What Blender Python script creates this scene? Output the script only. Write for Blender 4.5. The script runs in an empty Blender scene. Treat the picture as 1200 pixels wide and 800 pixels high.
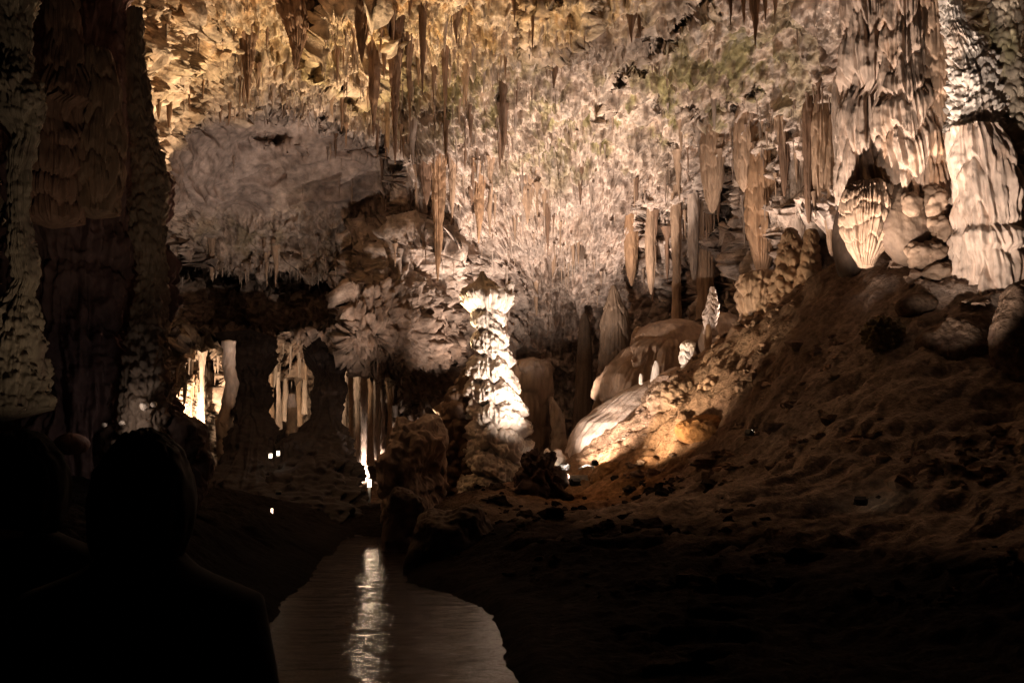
import bpy, math, random
import numpy as np
from mathutils import Vector
sc = bpy.context.scene
COL = sc.collection
RNG = random.Random(7)
f32 = np.float32

# ------------------------------------------------------------------ camera frame
F = 1040.0
PITCH = math.atan(130 / 1040)
CS, SN = math.cos(PITCH), math.sin(PITCH)
CAMZ = 2.0
def ray(px, py):
    u = (np.asarray(px, dtype=float) - 600) / F
    v = (400 - np.asarray(py, dtype=float)) / F
    dy = CS - v * SN
    return u / dy, (SN + v * CS) / dy
def P(px, py, d):
    a, b = ray(px, py)
    return Vector((float(a) * d, float(d), CAMZ + float(b) * d))

# ------------------------------------------------------------------ numpy noise
_r = np.random.RandomState(11)
PERM = _r.permutation(256).astype(np.int32)
PERM = np.concatenate([PERM, PERM, PERM])
_g = _r.normal(size=(256, 3)); _g /= np.linalg.norm(_g, axis=1)[:, None]
GX, GY, GZ = [np.ascontiguousarray(_g[:, i]).astype(f32) for i in range(3)]
def gn(x, y, z, seed=0):
    x = np.asarray(x, dtype=f32) + f32(seed * 17.31); y = np.asarray(y, dtype=f32) + f32(seed * 5.77); z = np.asarray(z, dtype=f32) + f32(seed * 9.13)
    xf, yf, zf = np.floor(x), np.floor(y), np.floor(z)
    xi, yi, zi = xf.astype(np.int32) & 255, yf.astype(np.int32) & 255, zf.astype(np.int32) & 255
    x, y, z = x - xf, y - yf, z - zf
    u, v, w = x*x*x*(x*(x*6-15)+10), y*y*y*(y*(y*6-15)+10), z*z*z*(z*(z*6-15)+10)
    out = 0
    for i in (0, 1):
        a = PERM[xi + i]; wx = u if i else 1 - u
        for j in (0, 1):
            b = PERM[a + yi + j]; wy = v if j else 1 - v
            for k in (0, 1):
                h = PERM[b + zi + k]; wz = w if k else 1 - w
                out = out + wx*wy*wz*(GX[h]*(x-i) + GY[h]*(y-j) + GZ[h]*(z-k))
    return out * 1.6
def fbm(x, y, z, o=4, seed=0, gain=.5, lac=2.03):
    s, a, n = 0, 1.0, 0
    for k in range(o):
        s = s + a * gn(x, y, z, seed + k); n += a; a *= gain
        x, y, z = x*lac, y*lac, z*lac
    return s / n
def ridged(x, y, z, o=3, seed=0, gain=.5):
    s, a, n = 0, 1.0, 0
    for k in range(o):
        s = s + a * (1 - np.abs(gn(x, y, z, seed + k)) * 2); n += a; a *= gain
        x, y, z = x*2.1, y*2.1, z*2.1
    return s / n
def billow(x, y, z, o=3, seed=0, gain=.5):
    s, a, n = 0, 1.0, 0
    for k in range(o):
        s = s + a * np.abs(gn(x, y, z, seed + k)); n += a; a *= gain
        x, y, z = x*2.1, y*2.1, z*2.1
    return s / n
def worley(x, y, z, seed=0):
    x = np.asarray(x, dtype=f32); y = np.asarray(y, dtype=f32); z = np.asarray(z, dtype=f32)
    xi, yi, zi = np.floor(x).astype(np.int32), np.floor(y).astype(np.int32), np.floor(z).astype(np.int32)
    best = np.full(x.shape, 9.0, dtype=f32)
    for i in (-1, 0, 1):
        for j in (-1, 0, 1):
            for k in (-1, 0, 1):
                a, b, c = xi+i, yi+j, zi+k
                h = PERM[PERM[PERM[(a+seed) & 255] + (b & 255)] + (c & 255)]
                ox = (h * 0.618034) % 1; oy = (h * 0.7548777) % 1; oz = (h * 0.5698403) % 1
                d = (a+ox-x)**2 + (b+oy-y)**2 + (c+oz-z)**2
                best = np.minimum(best, d.astype(f32))
    return np.sqrt(best)
def sstep(a, b, x):
    t = np.clip((x - a) / (b - a), 0, 1)
    return t * t * (3 - 2 * t)
def sdist(px, py, poly):
    """signed distance to polygon, positive inside"""
    n = len(poly); d = np.full(px.shape, 1e9); ins = np.zeros(px.shape, bool)
    for i in range(n):
        x1, y1 = poly[i]; x2, y2 = poly[(i+1) % n]
        ex, ey = x2-x1, y2-y1
        t = np.clip(((px-x1)*ex + (py-y1)*ey) / (ex*ex+ey*ey), 0, 1)
        d = np.minimum(d, (px-x1-t*ex)**2 + (py-y1-t*ey)**2)
        if y1 != y2:
            c = ((y1 > py) != (y2 > py)) & (px < (x2-x1)*(py-y1)/(y2-y1) + x1)
            ins ^= c
    d = np.sqrt(d)
    return np.where(ins, d, -d)

# ------------------------------------------------------------------ object helpers
def tag(o, label=None, cat=None, group=None, kind=None):
    if label: o['label'] = label
    if cat: o['category'] = cat
    if group: o['group'] = group
    if kind: o['kind'] = kind
    return o
def empty(name, loc=(0, 0, 0)):
    o = bpy.data.objects.new(name, None); COL.objects.link(o); o.location = loc
    o.empty_display_size = .2
    return o
def mesh_np(name, V, Q, mat, parent=None, col=None, smooth=True, loc=None):
    """V (n,3) array, Q (m,k) array of faces"""
    V = np.asarray(V, dtype=f32)
    if loc is not None: V = V - np.asarray(loc, dtype=f32)
    me = bpy.data.meshes.new(name)
    Q = np.asarray(Q, dtype=np.int32); k = Q.shape[1]
    me.vertices.add(len(V)); me.vertices.foreach_set('co', V.ravel())
    me.loops.add(Q.size); me.loops.foreach_set('vertex_index', Q.ravel())
    me.polygons.add(len(Q))
    me.polygons.foreach_set('loop_start', np.arange(0, Q.size, k, dtype=np.int32))
    me.polygons.foreach_set('loop_total', np.full(len(Q), k, dtype=np.int32))
    me.polygons.foreach_set('use_smooth', np.full(len(Q), smooth, dtype=bool))
    me.update(calc_edges=True); me.validate()
    if col is not None:
        at = me.color_attributes.new('Col', 'FLOAT_COLOR', 'POINT')
        c4 = np.ones((len(V), 4), dtype=f32); col = np.asarray(col); c4[:, :col.shape[1]] = col
        at.data.foreach_set('color', c4.ravel())
    me.materials.append(mat)
    o = bpy.data.objects.new(name, me); COL.objects.link(o)
    if loc is not None: o.location = loc
    if parent is not None: o.parent = parent
    return o
def grid_faces(nr, nc, wrap=False):
    r = np.arange(nr-1)[:, None]; c = np.arange(nc if wrap else nc-1)[None, :]
    c2 = (c+1) % nc
    a = r*nc + c; b = r*nc + c2; d = (r+1)*nc + c2; e = (r+1)*nc + c
    return np.stack([a, b, d, e], -1).reshape(-1, 4)
def box_mesh(bx):
    """list of (cx,cy,cz,sx,sy,sz) boxes -> V,Q"""
    V, Q = [], []
    for (cx, cy, cz, sx, sy, sz) in bx:
        n = len(V)
        for dz in (-.5, .5):
            for dx, dy in ((-.5, -.5), (.5, -.5), (.5, .5), (-.5, .5)):
                V.append((cx+dx*sx, cy+dy*sy, cz+dz*sz))
        Q += [(n, n+3, n+2, n+1), (n+4, n+5, n+6, n+7), (n, n+1, n+5, n+4), (n+1, n+2, n+6, n+5), (n+2, n+3, n+7, n+6), (n+3, n, n+4, n+7)]
    return np.array(V), np.array(Q)
def tube(pts, r, n=10):
    """tube through points, closed ends"""
    pts = [Vector(p) for p in pts]; rs = r if isinstance(r, (list, tuple)) else [r]*len(pts)
    V = []; 
    for i, p in enumerate(pts):
        t = (pts[min(i+1, len(pts)-1)] - pts[max(i-1, 0)]).normalized()
        up = Vector((0, 0, 1)) if abs(t.z) < .9 else Vector((1, 0, 0))
        a = t.cross(up).normalized(); b = t.cross(a)
        for k in range(n):
            an = 2*math.pi*k/n
            V.append(p + (a*math.cos(an) + b*math.sin(an))*rs[i])
    m = len(V)
    Q = [tuple(q) for q in grid_faces(len(pts), n, True)]
    V += [pts[0], pts[-1]]
    Q += [(m, (k+1) % n, k, k) for k in range(n)] + [(m+1, m-n+k, m-n+(k+1) % n, m-n+(k+1) % n) for k in range(n)]
    T = []
    for q in Q:
        if q[2] == q[3]: T.append(q[:3])
        else: T += [(q[0], q[1], q[2]), (q[0], q[2], q[3])]
    return np.array([tuple(v) for v in V]), np.array(T)

# ------------------------------------------------------------------ materials
def rock_mat(name, rough=.72, bump=.5, scale=6.0, tint=None, wet=.0, vary=.35, dist=.03, stretch=1.0):
    m = bpy.data.materials.new(name); m.use_nodes = True; nt = m.node_tree; N = nt.nodes; L = nt.links
    b = N['Principled BSDF']
    tc = N.new('ShaderNodeTexCoord'); geo = N.new('ShaderNodeNewGeometry')
    mp = N.new('ShaderNodeMapping'); mp.inputs['Scale'].default_value = (1, 1, stretch)
    L.new(geo.outputs['Position'], mp.inputs['Vector'])
    n1 = N.new('ShaderNodeTexNoise'); n1.inputs['Scale'].default_value = scale; n1.inputs['Detail'].default_value = 6; n1.inputs['Roughness'].default_value = .62
    L.new(mp.outputs[0], n1.inputs['Vector'])
    n2 = N.new('ShaderNodeTexNoise'); n2.inputs['Scale'].default_value = scale*.22; n2.inputs['Detail'].default_value = 4
    L.new(mp.outputs[0], n2.inputs['Vector'])
    if tint is None:
        ca = N.new('ShaderNodeVertexColor'); ca.layer_name = 'Col'; src = ca.outputs['Color']
    else:
        rg = N.new('ShaderNodeRGB'); rg.outputs[0].default_value = (*tint, 1); src = rg.outputs[0]
    mr = N.new('ShaderNodeMapRange'); mr.inputs['From Min'].default_value = .3; mr.inputs['From Max'].default_value = .7
    mr.inputs['To Min'].default_value = 1-vary; mr.inputs['To Max'].default_value = 1+vary
    L.new(n1.outputs['Fac'], mr.inputs['Value'])
    mr2 = N.new('ShaderNodeMapRange'); mr2.inputs['From Min'].default_value = .3; mr2.inputs['From Max'].default_value = .7
    mr2.inputs['To Min'].default_value = 1-vary*.6; mr2.inputs['To Max'].default_value = 1+vary*.6
    L.new(n2.outputs['Fac'], mr2.inputs['Value'])
    mu = N.new('ShaderNodeMath'); mu.operation = 'MULTIPLY'; L.new(mr.outputs[0], mu.inputs[0]); L.new(mr2.outputs[0], mu.inputs[1])
    vm = N.new('ShaderNodeVectorMath'); vm.operation = 'SCALE'; L.new(src, vm.inputs[0]); L.new(mu.outputs[0], vm.inputs['Scale'])
    L.new(vm.outputs[0], b.inputs['Base Color'])
    b.inputs['Roughness'].default_value = rough
    b.inputs['Specular IOR Level'].default_value = .3 + wet
    bp = N.new('ShaderNodeBump'); bp.inputs['Strength'].default_value = bump; bp.inputs['Distance'].default_value = dist
    L.new(n1.outputs['Fac'], bp.inputs['Height']); L.new(bp.outputs[0], b.inputs['Normal'])
    if tint is None:
        bm_ = N.new('ShaderNodeMath'); bm_.operation = 'MULTIPLY'; bm_.inputs[1].default_value = bump; L.new(ca.outputs['Alpha'], bm_.inputs[0]); L.new(bm_.outputs[0], bp.inputs['Strength'])
    return m
M_WALL = rock_mat('limestone_wall', bump=1., scale=3.2, vary=.5, dist=.13)
M_COLM = rock_mat('limestone_column', bump=.8, scale=5, vary=.3, dist=.05, stretch=.4)
M_GRND = rock_mat('clay_ground', bump=1., scale=8, vary=.45, rough=.9, dist=.09, wet=-.26)
M_STAL = rock_mat('dripstone', bump=.7, scale=7, vary=.35, dist=.05, stretch=.3)
def plain(name, col, rough=.6, metal=0., emis=None, es=0.):
    m = bpy.data.materials.new(name); m.use_nodes = True; N = m.node_tree.nodes; L = m.node_tree.links; b = N['Principled BSDF']
    b.inputs['Base Color'].default_value = (*col, 1); b.inputs['Roughness'].default_value = rough; b.inputs['Metallic'].default_value = metal
    n = N.new('ShaderNodeTexNoise'); n.inputs['Scale'].default_value = 25; n.inputs['Detail'].default_value = 4
    mr = N.new('ShaderNodeMapRange'); mr.inputs['To Min'].default_value = .75; mr.inputs['To Max'].default_value = 1.25
    L.new(n.outputs['Fac'], mr.inputs['Value'])
    vm = N.new('ShaderNodeVectorMath'); vm.operation = 'SCALE'; vm.inputs[0].default_value = col
    L.new(mr.outputs[0], vm.inputs['Scale']); L.new(vm.outputs[0], b.inputs['Base Color'])
    if emis: b.inputs['Emission Color'].default_value = (*emis, 1); b.inputs['Emission Strength'].default_value = es
    return m
M_METAL = plain('dark_metal', (.05, .05, .05), .45, .6)
M_STEEL = plain('steel_rail', (.35, .33, .3), .35, .9)
M_LENS = plain('lamp_glass', (.8, .8, .8), .3, 0, (1, .82, .6), 7)
M_JACK = plain('dark_fabric', (.012, .012, .015), .9)
M_HAIR = plain('dark_hair', (.012, .008, .006), .7)
M_SKIN = plain('skin', (.30, .18, .13), .6)
M_TROU = plain('denim', (.02, .025, .04), .9)
M_GOLD = plain('brass', (.55, .4, .18), .35, .8)
M_SCARF = plain('cream_cloth', (.5, .4, .25), .9)
M_CONC = rock_mat('concrete', bump=.5, scale=9, tint=(.32, .27, .22), vary=.3)

# colour words (albedo)
PALE = np.array((.50, .40, .335)); TAN = np.array((.42, .29, .20)); ORNG = np.array((.40, .205, .085))
BRWN = np.array((.17, .105, .07)); DARK = np.array((.09, .055, .045)); OLIV = np.array((.25, .23, .10))
WHIT = np.array((.72, .63, .55)); YELL = np.array((.50, .37, .17)); GREN = np.array((.30, .33, .20))
PURP = np.array((.20, .13, .13))

# ------------------------------------------------------------------ cave shell (walls + vault), one continuous surface
def tps(pts, X, Y):
    pts = np.array(pts, dtype=float); n = len(pts)
    xs, ys, v = pts[:, 0]/100, pts[:, 1]/100, np.log(pts[:, 2])
    def U(r2): return r2*np.log(r2+1e-9)
    A = np.zeros((n+3, n+3)); A[:n, :n] = U((xs[:, None]-xs)**2+(ys[:, None]-ys)**2) + np.eye(n)*.05
    A[:n, n] = 1; A[:n, n+1] = xs; A[:n, n+2] = ys; A[n, :n] = 1; A[n+1, :n] = xs; A[n+2, :n] = ys
    w = np.linalg.solve(A, np.concatenate([v, [0, 0, 0]]))
    X = X/100; Y = Y/100; s = w[n] + w[n+1]*X + w[n+2]*Y
    for i in range(n): s = s + w[i]*U((X-xs[i])**2+(Y-ys[i])**2)
    return np.exp(s)
CP = [(-250,-200,10),(0,-200,14),(300,-200,19),(600,-200,20),(900,-200,19),(1200,-200,14),(1450,-200,9),
      (-250,100,10),(-250,400,10),(-250,700,10),(0,700,15),
      (0,0,15),(100,0,18),(200,0,23),(350,0,25.5),(500,0,26),(650,0,26),(800,0,25.5),(950,0,24),(1100,0,22.5),(1200,0,20),(1450,0,12),
      (0,200,16),(100,200,17.5),(0,400,16),(100,400,17.5),(0,550,17),(110,520,18),
      (230,100,27.5),(350,100,29),(500,100,30),(650,100,31),(800,100,30),(950,100,27),(1080,120,23.5),(1200,120,21),
      (250,200,31),(350,200,32.2),(480,200,33),(600,200,35),(720,200,35.5),(830,200,33),(950,200,28.5),(1080,220,24),(1200,220,21),
      (230,300,34),(330,300,35),(420,300,35),(500,300,36.5),(600,300,40),(700,300,40),(800,300,36.5),(900,300,31),(1000,300,27),
      (250,400,35),(350,400,34),(450,400,34),(540,400,39),(620,400,42.5),(700,400,42),(800,400,38),(900,400,32),(1000,400,28),(1200,400,23),
      (250,520,40),(420,520,43),(540,520,42),(650,520,44),(760,520,43),(1000,600,30),(1200,600,22),(1450,300,14),(1450,700,14),
      (250,680,40),(450,680,44),(700,680,45)]
SX0, SX1, SY0, SY1 = -240, 1440, -190, 650
NCX, NCY = 1640, 860
gx = np.linspace(SX0, SX1, NCX); gy = np.linspace(SY0, SY1, NCY)
GPX, GPY = np.meshgrid(gx, gy)
D = tps(CP, GPX, GPY)
# warp for irregular region edges
z0 = np.zeros_like(GPX)
WX = GPX + 9*fbm(GPX/45, GPY/45, z0, 3, 3) + 4*gn(GPX/9, GPY/14, z0, 8)
WY = GPY + 9*fbm(GPX/45, GPY/45, z0, 3, 5) + 7*gn(GPX/7, GPY/22, z0, 9)
def region(poly, delta, soft=8, warp=True):
    global D
    s = sdist(WX if warp else GPX, WY if warp else GPY, poly)
    D = D + delta*sstep(-soft/2, soft/2, s)
    return s
# alcove under the arch
region([(178,185),(215,155),(262,132),(300,126),(345,135),(400,146),(450,168),(478,200),(462,262),(430,345),(300,335),(180,310)], 2.2, 6)
# dark undercut streaks in the alcove
region([(298,155),(335,156),(362,172),(330,170),(300,165)], .8, 6)
region([(400,168),(430,172),(438,190),(415,180)], .8, 6)
# black passage below the yellow lip
region([(185,298),(212,298),(245,318),(300,322),(410,332),(412,352),(400,385),(330,388),(180,392)], 4.0, 7)
# second chamber openings (far, lit)
region([(186,402),(240,398),(255,420),(262,470),(262,620),(186,620)], 4, 6)
region([(300,420),(395,425),(395,640),(300,640)], 6, 6)
region([(392,424),(440,440),(482,482),(462,498),(450,560),(392,560)], 5.5, 6)
# buttress left of the great stalagmite
region([(405,280),(470,270),(545,300),(540,420),(505,440),(405,420)], -2.5, 10)
# hollows between the hanging pillars on the right
for (a, b, c, d) in ((800,330,14,36),(815,375,12,10),(845,318,10,30),(876,300,7,40),(935,300,12,38),(960,285,16,40),(920,170,9,16),(845,225,8,40),(757,270,4,36),(775,300,5,50),(985,290,10,30),(860,265,9,25)):
    region([(a-c, b-d), (a+c, b-d), (a+c, b+d), (a-c, b+d)], 2.4, 7)
# overlapping ceiling ledges: lit lobes with dark undersides
region([(380,20),(440,10),(455,60),(440,105),(395,100),(372,60)], -1.5, 8)
region([(160,20),(235,10),(250,75),(205,95),(165,100)], -.5, 12)
region([(610,0),(700,0),(690,40),(650,60),(615,58)], -1.2, 8)
# crack that runs diagonally over the vault
for (x1,y1,x2,y2) in ((835,2,790,40),(790,40,730,95),(730,95,705,120),(885,108,830,138),(832,140,822,146),(760,168,790,166),(770,125,810,130)):
    L_ = math.hypot(x2-x1,y2-y1); nx, ny = -(y2-y1)/L_*2.2, (x2-x1)/L_*2.2
    region([(x1+nx,y1+ny),(x2+nx,y2+ny),(x2-nx,y2-ny),(x1-nx,y1-ny)], .9, 3)
ra, rb = ray(GPX, GPY)
X = ra*D; Y = D.copy(); Z = CAMZ + rb*D
def normals(X, Y, Z):
    P3 = np.stack([X, Y, Z], -1)
    du = np.gradient(P3, axis=1); dv = np.gradient(P3, axis=0)
    n = np.cross(dv, du); n /= np.linalg.norm(n, axis=-1, keepdims=True)+1e-9
    to = np.stack([-X, -Y, 2.5-Z], -1)
    s = np.sign((n*to).sum(-1, keepdims=True)); s[s == 0] = 1
    return n*s
NM = normals(X, Y, Z)
def gauss(px, py, cx, cy, sx, sy): return np.exp(-((px-cx)/sx)**2-((py-cy)/sy)**2)
# masks
smooth_m = sstep(-12, 12, sdist(WX, WY, [(178,175),(262,130),(345,135),(440,168),(450,240),(300,250),(180,240)]))
drape_m = sstep(800, 850, GPX)*sstep(1030, 990, GPX)*sstep(110, 170, GPY)*sstep(400, 340, GPY)
drip_m = np.clip(gauss(GPX,GPY,480,90,170,90) + gauss(GPX,GPY,880,260,140,130) + gauss(GPX,GPY,560,230,120,120) + gauss(GPX,GPY,200,60,80,70) + .6*gauss(GPX,GPY,700,360,130,80)+gauss(GPX,GPY,320,460,120,60)+gauss(GPX,GPY,460,330,70,80), 0, 1)
vm_ = gauss(GPX, GPY, 780, 80, 200, 110)
amp = 1 - .93*smooth_m
kn = D/30.0
disp = .75*fbm(X*.35, Y*.35, Z*.35, 4, 21)*(1-.95*smooth_m) + smooth_m*.55*fbm(X*.3, Y*.3, Z*.5+X*.2, 2, 22) + amp*.55*(ridged(X*.55, Y*.55, Z*.45, 2, 25)-.6)
disp = disp - amp*.75*billow(X*.9, Y*.9, Z*.6, 3, 31)
disp = disp + amp*(.24+.62*drip_m)*(1-.5*vm_)*ridged(X*2.6, Y*1.6, Z*.38, 3, 41)
disp = disp + amp*.13*(1-.5*vm_)*fbm(X*3.2, Y*3.2, Z*2.0, 3, 51, .65)
disp = disp + amp*.11*ridged(X*5.2, Y*5.2, Z*.7, 2, 47)*sstep(60, 260, GPY)
disp = disp - amp*.9*billow(X*.42, Y*.42, Z*.42, 3, 59) + vm_*.5*ridged(X*.5+Y*.3, Y*.9-X*.4, Z*.7, 3, 60)
disp = disp + smooth_m*(.40*ridged(X*.35+Z*.35, Y*.3, Z*1.1-X*.3, 2, 63, .4) + .10*fbm(X*1.6, Y*1.6, Z*2.4-X*.5, 3, 64) - .35*sstep(.22, .34, fbm(X*.5+Z*.3, Y*.4, Z*1.8-X*.5, 2, 69)))
ph2 = Z*2.1 + 1.6*gn(X*.9, Y*.9, Z*.4, 65) + .5*gn(X*3.5, Y*3.5, Z*.8, 66)
t2 = ph2-np.floor(ph2)
disp = disp + amp*.17*(np.sqrt(np.clip(t2*1.6, 0, 1))*(1-sstep(.84, .98, t2)))*sstep(-.25, .2, gn(X*.7, Y*.7, Z*.5, 67))
disp = disp - amp*.30*sstep(.32, .42, gn(X*2.4, Y*2.4, Z*1.0, 68))
disp = disp + (-.1+1.1*amp)*(1-.5*vm_)*.08*billow(X*7, Y*7, Z*5, 3, 57, .6)
disp = disp - amp*.20*sstep(.25, .5, fbm(X*1.1, Y*1.1, Z*.8, 3, 58))
wv = worley(X*1.5+.3*gn(X, Y, Z, 2), Y*1.5, Z*.75)
disp = disp + amp*.20*(1-.4*vm_)*(wv-.5)*-1
# draped shelves: bulge that breaks off below
disp = disp + drape_m*.55*(ridged(X*1.5, Y*1.0, Z*.13, 2, 45)-.5)
ph = Z*.75 + 1.3*gn(X*.5, Y*.5, Z*.2, 61) + .35*gn(X*2.5, Y*2.5, Z*.5, 62)
t = 1-(ph - np.floor(ph))
disp = disp + amp*(.08+.22*drip_m)*(np.sqrt(np.clip(t*2, 0, 1))*(1-sstep(.88, 1., t)))
X = X + NM[..., 0]*disp; Y = Y + NM[..., 1]*disp; Z = Z + NM[..., 2]*disp
# colour of the stone, with some shade painted in
n1 = fbm(X*.25, Y*.25, Z*.25, 4, 71); n2 = fbm(X*.9, Y*.9, Z*.5, 4, 75, .6); n3 = fbm(X*2.5, Y*2.5, Z*1.2, 3, 79, .6)
C = np.ones(GPX.shape+(3,))*PALE
def blend(C, w, col): return C*(1-w[..., None]) + col*w[..., None]
C = blend(C, sstep(-.15, .5, n1)*.35, TAN)
C = blend(C, sstep(.05, .45, n2)*.55, BRWN)
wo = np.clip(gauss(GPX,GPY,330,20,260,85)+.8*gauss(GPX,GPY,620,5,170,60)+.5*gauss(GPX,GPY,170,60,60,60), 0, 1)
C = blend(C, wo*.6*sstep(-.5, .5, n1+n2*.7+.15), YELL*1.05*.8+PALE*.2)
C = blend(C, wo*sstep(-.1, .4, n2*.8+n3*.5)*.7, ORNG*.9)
wg = np.clip(gauss(GPX,GPY,700,150,140,60)+gauss(GPX,GPY,850,80,110,70)+.7*gauss(GPX,GPY,540,90,90,60)+.6*gauss(GPX,GPY,400,80,90,60)+.4*gauss(GPX,GPY,290,280,110,40)+.8*gauss(GPX,GPY,1170,30,60,60)+.7*gauss(GPX,GPY,220,420,40,40)+.6*gauss(GPX,GPY,430,445,50,30)+.5*gauss(GPX,GPY,120,20,80,60), 0, 1)
C = blend(C, wg*sstep(-.02, .25, n2+.25*n3+.6*n1)*.9, OLIV*.9)
C = blend(C, wg*.15, YELL*.9)
wp = np.clip(gauss(GPX,GPY,700,320,200,110)+gauss(GPX,GPY,900,200,110,90), 0, 1)
C = blend(C, wp*.35*sstep(-.3, .3, -n2), np.array((.56,.46,.42)))
stk = fbm(X*3.2, Y*2.2, Z*.55, 3, 83, .6)+.35*gn(X*.5, Y*.5, Z*.5, 84)
C = blend(C, sstep(.10, .34, stk)*.62*(1-.7*smooth_m), BRWN*.75)
spk = gn(X*6, Y*6, Z*3.2, 85)+.5*gn(X*1.2, Y*1.2, Z*1.2, 86)
C = blend(C, sstep(.34, .55, spk)*.45*(1-.8*smooth_m), DARK)
C = blend(C, sstep(.25, .55, -stk)*.5*(1-smooth_m), WHIT*.85)
C = blend(C, smooth_m*.6, np.array((.36,.28,.25)))
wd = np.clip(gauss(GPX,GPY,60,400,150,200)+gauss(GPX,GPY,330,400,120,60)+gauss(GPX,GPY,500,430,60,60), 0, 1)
C = blend(C, np.clip(wd+gauss(GPX,GPY,450,400,75,60), 0, 1)*.75, BRWN*.8)  # shade of the unlit lower left wall and buttress, painted into the albedo
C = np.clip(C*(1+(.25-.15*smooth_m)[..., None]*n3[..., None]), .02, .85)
C = np.concatenate([C, (1-.8*smooth_m)[..., None]], -1)
SHELL = np.stack([X, Y, Z], -1)
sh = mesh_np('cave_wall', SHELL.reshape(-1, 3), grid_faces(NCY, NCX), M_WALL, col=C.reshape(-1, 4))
tag(sh, 'rugged pale limestone cave wall and vault', None, kind='structure')
def shell_at(px, py):
    i = int(round((py-SY0)/(SY1-SY0)*(NCY-1))); j = int(round((px-SX0)/(SX1-SX0)*(NCX-1)))
    i = min(max(i, 0), NCY-1); j = min(max(j, 0), NCX-1)
    return Vector(SHELL[i, j])

# ------------------------------------------------------------------ ground
GP = []   # x,y,z
def g(px, py, d): v = P(px, py, d); GP.append((v.x, v.y, v.z))
# right bank and the big slope
for a in [(1200,800,7.5),(1000,760,9.5),(800,760,9.5),(900,680,12),(1200,680,9.5),(1050,640,12),(1200,600,12),(1200,520,14.5),(1100,540,14.5),(1000,560,15),
          (1200,440,16),(1100,440,16.5),(1200,350,17.5),(1120,350,18),(1060,345,18.8),(1055,300,20.3),(1010,310,21),(980,325,21.5),
          (940,350,22.3),(900,378,23),(860,402,24),(820,430,25),(780,455,26),(740,490,27.5),(700,528,28.5),(672,552,29),
          (950,470,18.5),(1000,400,19),(900,470,20),(850,520,20.5),(800,560,20.5),(760,580,21),(700,585,22),(640,580,23),(600,582,23.5),(560,588,21),(520,600,19),
          (900,560,17.5),(800,610,15.5),(700,620,16),(620,640,15),(560,640,15.5),(700,700,12),(520,640,16.5)]: g(*a)
# ground behind the ridge
for a in [(9,27,4.2),(6,31,1.5),(3,34,.5),(14,27,4),(20,24,5),(12,20,7.0),(26,16,6),(10,14,3.3),(16,10,4),(0,33,.4),(-4,34,.2),(10,40,1.5),(20,40,2),(30,30,5),(0,45,1),(-12,45,1),
          (-6,30,.2),(-10,30,.8),(-14,34,1.2),(-20,40,2)]: GP.append(a)
# left bank
for a in [(-3.4,9,.45),(-5,12,.8),(-7,15,1.2),(-9,14,2.0),(-12,14,3),(-6,20,.6),(-8,22,.9),(-12,22,1.6),(-6,9,.9),(-9,9,1.5),(-14,8,2.5),(-20,20,4),(-20,8,4),(-4,26,.25),(-4,20,.35)]: GP.append(a)
# platform by the camera
for a in [(0,-2,.35),(-2,0,.35),(2,0,.35),(0,2.5,.35),(-2,3,.35),(2,3,.32),(-1,1.5,.35),(4,3,.6),(7,2,1.5),(-5,3,.6),(-8,0,1.2),(-14,0,2),(14,2,3),(0,-6,.4),(-8,-6,1),(8,-6,1.5),(5,-2,.8),(0,5.5,-.2)]: GP.append(a)
GP = np.array(GP)
GNX, GNY = 860, 980
xs = np.linspace(-22, 30, GNX)
ys = -4 + (np.linspace(0, 1, GNY)**1.0)*52
TX, TY = np.meshgrid(xs, ys)
def tps2(pts, X, Y, s=8.0, reg=.02):
    n = len(pts); px, py, v = pts[:, 0]/s, pts[:, 1]/s, pts[:, 2]
    def U(r2): return r2*np.log(r2+1e-9)
    A = np.zeros((n+3, n+3)); A[:n, :n] = U((px[:, None]-px)**2+(py[:, None]-py)**2)+np.eye(n)*reg
    A[:n, n] = 1; A[:n, n+1] = px; A[:n, n+2] = py; A[n, :n] = 1; A[n+1, :n] = px; A[n+2, :n] = py
    w = np.linalg.solve(A, np.concatenate([v, [0, 0, 0]]))
    X = X/s; Y = Y/s; o = w[n]+w[n+1]*X+w[n+2]*Y
    for i in range(n): o = o + w[i]*U((X-px[i])**2+(Y-py[i])**2)
    return o
TZ = tps2(GP, TX, TY)
RIV = [(335,805),(322,725),(345,690),(385,652),(405,632),(420,627),(449,627),(452,642),(480,646),(484,680),(530,697),(575,722),(600,760),(612,805)]
def wpt(px, py):
    a, b = ray(px, py); d = -CAMZ/float(b); return (float(a)*d, d)
riv = [wpt(*q) for q in RIV]
riv = [(-2.6, 4.6)] + [(-3.0, 6.5)] + riv[1:-1] + [(.15, 6.5), (.4, 4.6)]
wn = fbm(TX*.7, TY*.45, TX*0, 2, 90)*.5
sd = sdist(TX+wn*.3, TY+wn*.5, riv)
far = 22
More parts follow.
